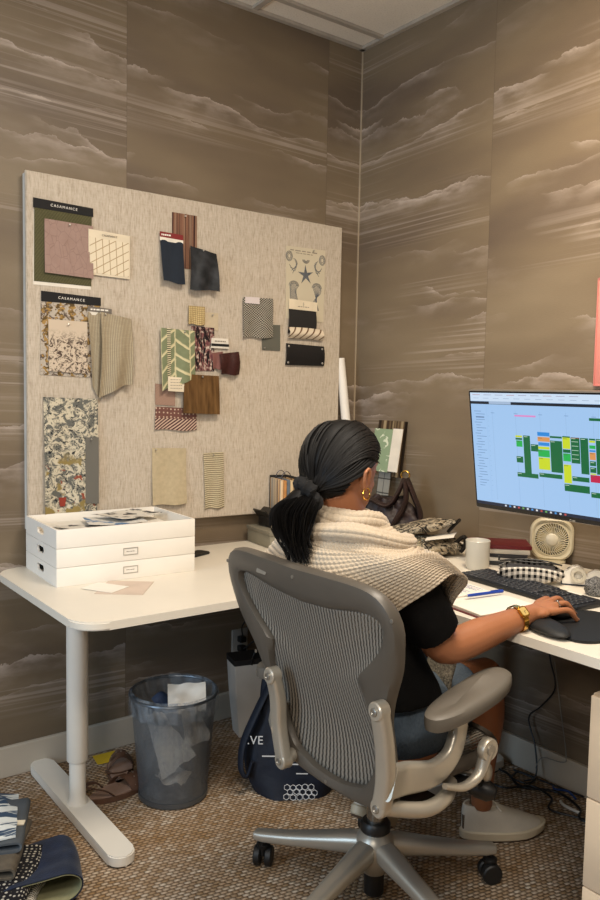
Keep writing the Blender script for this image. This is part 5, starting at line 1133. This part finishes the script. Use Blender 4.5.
# left foot tucked back, sole on the chair base
LTD = Vector((.80, .30, -.52)).normalized()
mb.tube([ANL, ANL+LTD*.05+Vector((-.01, 0, -.03)), ANL+LTD*.14+Vector((0, 0, -.03))], [.030, .024, .016], 14)
# hands
def hand(mb, W, palm, knuck, fl, thumb, rad=.0084):
    mb.tube([W, W*.6+palm*.4, palm], [.026, .024, .022], 14, True, (1, 1))
    kc = sum((Vector(k) for k in knuck), Vector())/4
    for k in knuck: k = Vector(k); mb.tube([W*.55+palm*.45+(k-kc)*.35, palm*.5+k*.5+(k-kc)*.1, k], [.013, .0125, .0105], 12)
    mb.ell(palm, (.032, .036, .016), None, 16, 10)
    for ch_ in fl: mb.tube(ax(ch_, 4), lerps([rad*1.12, rad, rad*1.03, rad*.86, rad*.78], len(ax(ch_, 4))), 12)
    for ch_ in fl: mb.ell(ch_[-1], (rad*.80,)*3, None, 10, 8)
    mb.tube(ax(thumb, 4), lerps([.016, .0125, .0105, .009], len(ax(thumb, 4))), 12); mb.ell(thumb[-1], (.0092,)*3, None, 10, 8)
kR = [(-.706, -1.573, .857), (-.700, -1.593, .861), (-.702, -1.613, .857), (-.710, -1.632, .849)]
fR = [[k, Vector(k)+Vector(d1), Vector(k)+Vector(d2), Vector(k)+Vector(d3)] for k, d1, d2, d3 in (
    (kR[0], (.042, .006, .004), (.064, .008, -.012), (.080, .008, -.027)), (kR[1], (.046, -.001, .005), (.071, -.002, -.012), (.088, -.003, -.030)),
    (kR[2], (.042, -.007, .003), (.065, -.010, -.014), (.080, -.012, -.030)), (kR[3], (.033, -.011, .0), (.050, -.016, -.014), (.062, -.018, -.028)))]
hand(mb, WRR, Vector((-.752, -1.603, .848)), kR, fR, [(-.778, -1.582, .842), (-.740, -1.560, .836), (-.708, -1.554, .829), (-.682, -1.560, .823)])
kL = [(-.775, -1.318, .688), (-.766, -1.300, .692), (-.763, -1.281, .690), (-.768, -1.262, .684)]
fL = [[k, Vector(k)+Vector(d1), Vector(k)+Vector(d2), Vector(k)+Vector(d3)] for k, d1, d2, d3 in (
    (kL[0], (.036, -.012, -.008), (.054, -.018, -.026), (.060, -.020, -.044)), (kL[1], (.040, -.006, -.008), (.060, -.010, -.028), (.066, -.012, -.048)),
    (kL[2], (.038, .0, -.008), (.056, .0, -.028), (.062, .0, -.046)), (kL[3], (.030, .006, -.008), (.045, .008, -.024), (.050, .008, -.040)))]
hand(mb, WRL, Vector((-.815, -1.285, .690)), kL, fL, [(-.838, -1.305, .684), (-.812, -1.330, .676), (-.788, -1.345, .668), (-.768, -1.350, .660)])
body = obj('body', mb, SK, pe); remesh(body, .0042, 3, .5)

# face details
for s_ in (-1, 1):
    obj('eye', MB().ell(hd(.0740, s_*.029, .006), (.0115, .0125, .0105), HR, 18, 12), M('eye_white', 'e6ddd2', .2), pe)
    obj('iris', MB().ell(hd(.0836, s_*.029, .005), (.0022, .0055, .0055), HR, 14, 8), M('dark_iris', '23150e', .2), pe)
    obj('eyelid', MB().tube([hd(.0840-.0035*abs(q), s_*.029+.012*q, .0135-.004*q*q) for q in (-1, -.6, -.2, .2, .6, 1)], .0028, 8), M('upper_lid', '6d412c', .5), pe)
    obj('eyebrow', MB().tube([hd(.0915-.010*q*q, s_*(.028+.020*q), .036-.005*q*q) for q in (-1, -.5, 0, .5, 1)], [.0018, .0034, .0036, .003, .0014], 8, True, (1, .6)), M('black_hair_brow', '120f0e', .6), pe)
obj('lips', MB().ell(hd(.0895, 0, -.0505), (.007, .020, .0055), HR, 18, 8).ell(hd(.087, 0, -.0585), (.007, .017, .0055), HR, 18, 8), M('lip_skin', '8c4a3d', .4), pe)

# clothes
BK = M('black_knit_top', '0e0d0d', .85, 0, .15, 30, .0012, 160, .15)
mb = trunk(MB(), .010, .58, 1.03)
mb.loft([[(x+a*math.copysign(abs(math.cos(q))**.8, math.cos(q)), -1.385+b*math.copysign(abs(math.sin(q))**.8, math.sin(q)), z) for q in [2*PI*j/40 for j in range(40)]] for z, x, a, b in ((.665, -1.115, .140, .186), (.69, -1.12, .138, .180), (.74, -1.135, .124, .164), (.80, -1.155, .112, .152))])
mb.tube(ax([SHR, SHR*.55+ELR*.45, SHR*.22+ELR*.78], 5), lerps([.064, .066, .064, .062], 11), 20); mb.ell(SHR, (.064, .060, .056))
mb.tube(ax([SHL, SHL*.5+ELL_*.5, SHL*.2+ELL_*.8], 5), lerps([.072, .068, .062, .060], 11), 20); mb.ell(SHL, (.064, .060, .056))
top = obj('black_top', mb, BK, pe); remesh(top, .006, 6)
def denim():
    t = NT('faded_blue_denim', .85, 0, .2); P = t.co(); a = t.noise(t.map(P, (300, 300, 60)), 1, 2); b = t.noise(P, 14, 3)
    t.color(t.mix(t.math('ADD', t.math('MULTIPLY', a, .45), t.math('MULTIPLY', b, .55)), '222b37', '626f7b')); t.bump(t.math('ADD', a, t.math('MULTIPLY', t.noise(P, 30, 2), 2.)), .003); return t.m
mb = MB()
mb.loft([[(x+a*math.copysign(abs(math.cos(q))**.8, math.cos(q)), -1.385+b*math.copysign(abs(math.sin(q))**.8, math.sin(q)), z) for q in [2*PI*j/40 for j in range(40)]] for z, x, a, b in ((.530, -1.075, .125, .165), (.56, -1.085, .142, .180), (.60, -1.095, .140, .195), (.66, -1.115, .124, .168), (.685, -1.12, .122, .165))])
for a, b in ((HPR, KNR), (HPL, KNL)): mb.tube([a+Vector((-.02, 0, 0)), a*.6+b*.4, a*.42+b*.58], [.094, .090, .086], 24)
sh = obj('denim_shorts', mb, denim(), pe); remesh(sh, .007, 5)
# shoes
SHM = M('white_canvas_shoe', 'cfc6b6', .6, 0, .04, 20, .0006, 300); SOL = M('cream_rubber_sole', 'c8baa0', .5, 0, .05); TAN = M('tan_outsole', '5c4838', .7)
def shoe(B, nm):
    """B: sole frame, origin under the heel, +x to the toe, z up"""
    def outl(g_=0): 
        o_ = []
        for k in range(40):
            a = 2*PI*k/40; c = math.cos(a); s_ = math.sin(a); x = .132+(.137+g_)*c; w_ = .036+.010*math.sin(min(1, max(0, (x-.03)/.24))*PI*.75); o_.append((x, (w_+g_)*math.copysign(abs(s_)**.8, s_)))
        return o_
    root = obj(nm, (lambda mb: mb)(MB().loft and _shoe_upper(outl)).xf(B), SHM, pe)
    toe_up = lambda x: .016*max(0, (x-.19)/.08)**1.5
    mb = MB(); mb.loft([[(p[0], p[1], z+toe_up(p[0])) for p in outl(g_)] for z, g_ in ((.006, .000), (.010, .004), (.030, .005), (.034, .001))]); obj('rubber_sole', mb.xf(B), SOL, root)
    mb = MB(); mb.loft([[(p[0], p[1], z+toe_up(p[0])) for p in outl(g_)] for z, g_ in ((0, -.004), (.006, .001), (.0065, .0))]); obj('outsole', mb.xf(B), TAN, root)
    mb = MB()
    for k in range(5): mb.tube(ax([(.125+.018*k, -.028+.003*k, .074-.006*k), (.128+.018*k, 0, .090-.0075*k), (.125+.018*k, .028-.003*k, .074-.006*k)], 4), .0028, 8, True, (1, .5))
    for s_ in (-1, 1): mb.tube(ax([(.115, s_*.004, .098), (.100, s_*.022, .112), (.112, s_*.032, .098), (.120, s_*.010, .094)], 5), .0022, 6)
    obj('laces', mb.xf(B), M('white_laces', 'ddd6c8', .8), root)
    obj('heel_tab', MB().box((-.001, 0, .060), (.006, .024, .045), bev=.002).xf(B), M('silver_heel_tab', 'a8a49c', .25, .8), root)
    return root
def _shoe_upper(outl):
    mb = MB(); rings = []
    for z, k, sh_, x1 in ((.030, 1.0, 0, .27), (.045, .98, 0, .262), (.058, .94, 0, .235), (.070, .90, .0, .205), (.082, .87, .0, .165), (.094, .84, .004, .132), (.102, .82, .006, .118)):
        ring = []
        for p in outl(0):
            x = p[0]/.269*x1 if p[0] > 0 else p[0]; ring.append((x+sh_*.5+.004*(1-k), p[1]*k, z+.012*(x < .03)*(z > .08)))
        rings.append(ring)
    inner = [[(p[0]*.86+.006, p[1]*.80, p[2]-d) for p in rings[-1]] for d in (0, .012)]
    mb.loft(rings+inner); return mb
hx = Vector((TOE.x, TOE.y, 0)); SB1 = frame(Vector((-.560, -1.220, .0)), hx, Vector((0, 0, 1)).cross(hx), (0, 0, 1))
shoe(SB1, 'sneaker')
lx = LTD; ly = Vector((0, 0, 1)).cross(lx).normalized(); lz = lx.cross(ly)
shoe(frame(ANL+Vector((0, 0, 0))-lx*.055-lz*.105, lx, ly, lz), 'sneaker')

# shawl: a chunky knit draped over both shoulders, open at the front
def shawl_mat():
    t = NT('cream_chunky_wool', .95, 0, .1); P = t.co(); n_ = t.noise(P, 260, 3)
    t.color(t.mix(n_, 'a08f79', 'c7b8a2')); t.bump(n_, .0012); t.b.inputs['Sheen Weight'].default_value = .3; return t.m
SW = shawl_mat()
NU, NV = 560, 150
def shawl_base(u, v):
    """u: once round (0 = right front, through right shoulder, back, left), v: neck to hem"""
    q = PI*2*(u*.94+.03)                                            # angle measured from the front (+x), turning to -y
    cx = -1.190; cy = -1.378; dx, dy = math.cos(q), -math.sin(q)
    sr = max(0, -dy); sl = max(0, dy); bk = max(0, -dx); fr = max(0, dx)
    prof = ((0, .072, .080, 1.100), (.10, .086, .108, 1.078), (.24, .112, .165, 1.054), (.38, .138, .215, 1.024), (.50, .152, .248, .978), (.68, .160, .262, .905), (.85, .163, .268, .835), (1, .164, .272, .770))
    k = 0
    while k < len(prof)-2 and v > prof[k+1][0]: k += 1
    a0, b0 = prof[k], prof[k+1]; f = (v-a0[0])/(b0[0]-a0[0]); rx, ry, z = (a0[i]+(b0[i]-a0[i])*f for i in (1, 2, 3))
    hem = 1.0-(.31*sr**1.8)*(max(0, v-.35)/.65)**.8 if v > .35 else 1.0      # the hem rides up over the raised right arm
    x = cx+rx*dx*(.90 if dx > 0 else 1.0)+.065*sr*v**3; y = cy+ry*dy*(1+.06*sr*v+.16*sl*min(1, v*2))
    z = z+(1-hem)*.75
    n1 = noise.noise(Vector((dx*1.5, dy*1.5, v*1.6+3))); fold = .008*math.sin(9*q+3*v)*v
    r = .010*n1+fold
    px, py, pz = x+dx*r, y+dy*r, z+.012*bk*(1-v)+.006*n1
    if abs(py-YC) < .34 and pz < 1.03: px = max(px, bx_(py, pz)+.030)     # the shawl lies against the chair back
    return Vector((px, py, pz))
NUc, NVc = 112, 50
G_ = [[shawl_base(i/NUc, j/NVc) for i in range(NUc+1)] for j in range(NVc+1)]
def gsamp(u, v):
    x = u*NUc; y = v*NVc; i = min(int(x), NUc-1); j = min(int(y), NVc-1); fx, fy = x-i, y-j
    return (G_[j][i]*(1-fx)+G_[j][i+1]*fx)*(1-fy)+(G_[j+1][i]*(1-fx)+G_[j+1][i+1]*fx)*fy
def gnorm(u, v):
    a = gsamp(min(u+.012, 1), v)-gsamp(max(u-.012, 0), v); b = gsamp(u, min(v+.02, 1))-gsamp(u, max(v-.02, 0)); c = b.cross(a); return c.normalized()
rows, stit = 33, 112
def knit(u, v, rows, stit):
    rr = v*rows; k = int(rr); fr_ = rr-k; a = abs(math.sin(PI*fr_))**.7
    b = .30+.70*abs(math.sin(PI*(u*stit+.5*(k % 2)+.25*(fr_-.5))))**.8
    return a*b
mb = MB(); VV = []
for j in range(NV+1):
    row = []
    for i in range(NU+1):
        u, v = i/NU, j/NV; p = gsamp(u, v); n_ = gnorm(u, v); c_ = Vector((-1.19, -1.378, p.z))
        if n_.dot(p-c_) < 0: n_ = -n_
        row.append(mb.bm.verts.new(p+n_*(.0046*knit(u, v, rows, stit))))
    VV.append(row)
for j in range(NV):
    for i in range(NU): mb.bm.faces.new((VV[j][i], VV[j][i+1], VV[j+1][i+1], VV[j+1][i]))
so = obj('shawl', mb, SW, pe); md = so.modifiers.new('t', 'SOLIDIFY'); md.thickness = .006; md.offset = -1
# folded cowl
def cowl(nm, c, rx, ry, wr, hr, tilt, roll_, u0, u1, rows_, stit_, seed, grow=0.):
    mb = MB(); nu, nv = 300, 60; T = Matrix.Translation(c) @ Matrix.Rotation(roll_, 4, 'X') @ Matrix.Rotation(tilt, 4, 'Y'); V_ = []
    for i in range(nu+1):
        s_ = i/nu; q = 2*PI*(u0+(u1-u0)*s_); end = min(1, math.sin(PI*s_)*5)**.6 if (u1-u0) < .99 else 1; row = []
        for j in range(nv):
            a = 2*PI*j/nv; k_ = 1+.16*noise.noise(Vector((math.cos(q)*2, math.sin(q)*2, seed)))
            g2 = 1+grow*s_
            o_ = Vector(((rx*g2+wr*math.cos(a)*end*k_)*math.cos(q), -(ry*g2+wr*math.cos(a)*end*k_)*math.sin(q), hr*math.sin(a)*end*k_+.006*math.sin(3*q+seed)))
            nn = Vector((math.cos(a)*math.cos(q), -math.cos(a)*math.sin(q), math.sin(a)))
            row.append(mb.bm.verts.new(T @ (o_+nn*.0034*(abs(math.sin(PI*j/nv*rows_))**.7)*(.6+.4*abs(math.sin(PI*s_*stit_+(j*rows_//nv % 2)*PI/2))))))
        V_.append(row)
    for i in range(nu):
        for j in range(nv):
            mb.bm.faces.new((V_[i][j], V_[i+1][j], V_[i+1][(j+1) % nv], V_[i][(j+1) % nv]))
    for r_ in (V_[0], V_[-1]): mb.bm.faces.new(r_)
    return obj(nm, mb, SW, pe)
cowl('shawl_collar', (-1.196, -1.374, 1.086), .078, .090, .020, .030, R(13), R(2), .0, 1.0, 10, 46, 3)
cowl('shawl_collar', (-1.186, -1.384, 1.058), .108, .148, .026, .020, R(8), R(-2), .12, .86, 9, 50, 7)
obj('shawl_end', MB().sheet(lambda u, v: (-.965-.02*v+.006*math.sin(9*v), -1.525+.09*u, .77-.19*v+.01*math.sin(7*u)), 20, 30, .006, .1, .26), M('grey_marled_knit', '8b8271', .95, 0, .35, 160, .003, 220), pe)

# hair
HM = NT('black_hair', .55, 0, .22); Ph = HM.co(); HM.color(HM.mix(HM.noise(HM.map(Ph, (1, 1, 1)), 120, 2), '040404', '110e0d')); HM.b.inputs['Coat Roughness'].default_value = .35; HM = HM.m
RX, RY, RZh = .111, .090, .108
TIE = Vector((-.112, -.006, -.062))
def onh(d, k=1.0): return Vector((d.x*RX*k-.006, d.y*RY*k, d.z*RZh*k+.018))
def hairline(az):        # lowest elevation (z of the unit direction) with hair, az 0 = front
    a = abs(math.degrees(math.atan2(math.sin(az), math.cos(az))))
    pts = [(0, .60), (30, .54), (50, .44), (66, .28), (78, .08), (92, .12), (104, -.12), (125, -.66), (150, -.78), (180, -.80)]
    for (a0, v0), (a1, v1) in zip(pts, pts[1:]):
        if a <= a1: return v0+(v1-v0)*(a-a0)/(a1-a0)
    return -.8
mb = MB(); nU, nVv = 72, 30; V_ = []
for j in range(nVv+1):
    row = []
    for i in range(nU):
        az = 2*PI*i/nU; lo = hairline(az); z = 1-(1-lo)*(j/nVv)**1.0; z = math.sin(math.asin(1)+(math.asin(max(-1, lo))-math.asin(1))*(j/nVv)); r = math.sqrt(max(0, 1-z*z))
        d = Vector((r*math.cos(az), r*math.sin(az), z)); row.append(mb.bm.verts.new(hd(*onh(d, .985-.05*(j == nVv)))))
    V_.append(row)
for j in range(nVv):
    for i in range(nU):
        if j == 0: 
            try: mb.bm.faces.new((V_[1][i], V_[1][(i+1) % nU], V_[0][i]))
            except ValueError: pass
        else: mb.bm.faces.new((V_[j][i], V_[j+1][i], V_[j+1][(i+1) % nU], V_[j][(i+1) % nU]))
bmesh.ops.remove_doubles(mb.bm, verts=mb.bm.verts, dist=1e-5)
hair = obj('hair', mb, HM, pe)
mb = MB(); rd = random.Random(5)
def slerp(a, b, t_):
    o_ = math.acos(max(-1, min(1, a.dot(b)))); return a if o_ < 1e-4 else (a*math.sin((1-t_)*o_)+b*math.sin(t_*o_))/math.sin(o_)
tdir = Vector(((TIE.x+.006)/RX, TIE.y/RY, (TIE.z-.018)/RZh)).normalized()
for k in range(620):
    az = rd.uniform(-PI, PI); lo = hairline(az); d0z = lo+rd.uniform(0, .04) if k % 4 else rd.uniform(lo, .95); r = math.sqrt(max(0, 1-d0z*d0z)); d0 = Vector((r*math.cos(az), r*math.sin(az), d0z))
    lift = rd.uniform(.985, 1.018); pts = []
    for i in range(12):
        q = i/11; ea = abs(math.degrees(az)); d = slerp(d0, tdir, q)
        if ea < 80:      # brushed back over the crown and above the ear
            wz = .92-.50*ea/80; wr = math.sqrt(1-wz*wz); wa = R(104)*(1 if az > 0 else -1); wdr = Vector((wr*math.cos(wa), wr*math.sin(wa), wz))
            d = slerp(slerp(d0, wdr, q), slerp(wdr, tdir, q), q)
        kk = lift+.02*math.sin(PI*q); p = onh(d, kk)
        if q > .8: p = p.lerp(TIE+Vector((rd.uniform(-.003, .003), rd.uniform(-.010, .010), rd.uniform(-.010, .010))), (q-.8)/.2)
        pts.append(hd(p.x, p.y, p.z))
    mb.tube(pts, [.0010]+[.0018]*10+[.0012], 4, False)
obj('hair_strands', mb, HM, hair)
# ponytail
Tw = hd(*TIE); mb = MB()
base_path = [Tw, Tw+Vector((-.024, .006, -.014)), Tw+Vector((-.042, .014, -.045)), Tw+Vector((-.042, .014, -.095)), Tw+Vector((-.030, .0, -.150))]
BP = ax(base_path, 5)
mb.tube(BP, lerps([.018, .026, .030, .030, .026, .016, .004], len(BP)), 16)
obj('ponytail', mb, HM, pe)
mb = MB()
for k in range(560):
    a = rd.uniform(0, 2*PI); rr_ = math.sqrt(rd.random()); tl = rd.uniform(.72, 1.08); fl_ = rd.uniform(.8, 1.25); ph = rd.uniform(0, 6); pts = []
    for i, p in enumerate(BP):
        q = i/(len(BP)-1); R_ = (.016+.030*math.sin(PI*min(1, q*1.15))**.8)*(1 if q < .8 else 1.0)*fl_*(.75+.25*rr_); pp = BP[0]+(p-BP[0])*tl if q > .0 else p
        pts.append(pp+Vector((math.cos(a)*R_*.85, math.sin(a)*R_, .004*math.sin(a*2)))+Vector((.003*math.sin(ph+5*q), .004*math.cos(ph+4*q), 0))*q+Vector((-.012*rr_*q*q*math.cos(ph), .014*q*q*math.sin(ph), 0)))
    mb.tube(pts, lerps([.0014, .0016, .0012, .0005], len(pts)), 3, False)
obj('ponytail_strands', mb, HM, pe)
SCD = (BP[2]-BP[0]).normalized(); mb = MB(); t1 = SCD.orthogonal().normalized(); t2 = SCD.cross(t1); rings = []
for i in range(60):
    a = 2*PI*i/60; ring = []; c_ = Tw+SCD*.008+(t1*math.cos(a)+t2*math.sin(a))*.027; rd_ = (t1*math.cos(a)+t2*math.sin(a))
    for j in range(14):
        b = 2*PI*j/14; rr_ = .0165+.0035*math.sin(11*a+j)+.003*math.sin(5*a); ring.append(c_+(rd_*math.cos(b)+SCD*math.sin(b))*rr_)
    rings.append(ring)
rings.append(rings[0]); mb.loft(rings, False); bmesh.ops.remove_doubles(mb.bm, verts=mb.bm.verts, dist=1e-5)
obj('scrunchie', mb, M('black_velvet', '0b0a0b', .9, 0, .2, 60, .002, 120, .4), pe)
# jewellery
GO = M('polished_gold', 'd0a04a', .22, 1, .03)
for s_ in (-1, 1): obj('hoop_earring', MB().tube([hd(-.008+.013*math.cos(R(a)), s_*(.084+.003), -.047+.014*math.sin(R(a))) for a in range(0, 361, 12)], .0019, 8, False), GO, pe)
wd_ = (WRR-ELR).normalized(); wc_ = WRR-wd_*.022; wn = Vector((-.45, -.62, .64)); wn = (wn-wd_*wn.dot(wd_)).normalized(); wb = wd_.cross(wn)
WM = frame(wc_, wd_, wb, wn)
mb = MB(); rings = []
for i in range(48):
    a = 2*PI*i/48; r0_ = .0315+.0008*(i % 2); rings.append([Vector((x, math.cos(a)*(r0_+z), math.sin(a)*(r0_+z))) for x, z in ((-.0075, 0), (.0075, 0), (.0075, .0024), (-.0075, .0024))])
rings.append(rings[0]); mb.loft(rings, False); bmesh.ops.remove_doubles(mb.bm, verts=mb.bm.verts, dist=1e-6)
wt = obj('wrist_watch', mb.xf(WM), GO, pe)
obj('watch_case', MB().prism(rrect(.025, .029, .006, 5), .006, WM @ Matrix.Translation((0, 0, .0315)), .0015), GO, wt)
obj('watch_dial', MB().prism(rrect(.018, .022, .005, 5), .0008, WM @ Matrix.Translation((0, 0, .0374))), M('champagne_dial', 'd8bd78', .3, .3), wt)
obj('watch_hands', MB().box((0, .003, .0386), (.0009, .007, .0004)).box((.002, 0, .0386), (.005, .0009, .0004)).xf(WM), black_plastic, wt)
k2 = Vector(fR[2][0])*.62+Vector(fR[2][1])*.38; kd = (Vector(fR[2][1])-Vector(fR[2][0])).normalized(); o1 = kd.orthogonal().normalized(); o2 = kd.cross(o1)
obj('ring', MB().tube([k2+(o1*math.cos(R(a))+o2*math.sin(R(a)))*.0100 for a in range(0, 361, 20)], .0016, 8, False).ell(k2+Vector((0, -.002, .0105)), (.003, .003, .0022)), M('silver_ring', 'd0cec8', .2, 1), pe)
for f_ in fR:
    tp, pv_ = Vector(f_[3]), Vector(f_[2]); d_ = (tp-pv_).normalized(); upn = (Vector((0, 0, 1))-d_*d_.z).normalized(); sd = d_.cross(upn)
    obj('fingernail', MB().ell(tp+d_*.002+upn*.0056, (.0058, .0048, .0012), Matrix((d_, sd, upn)).transposed(), 12, 6), M('pale_nail', 'c79b84', .25), pe)
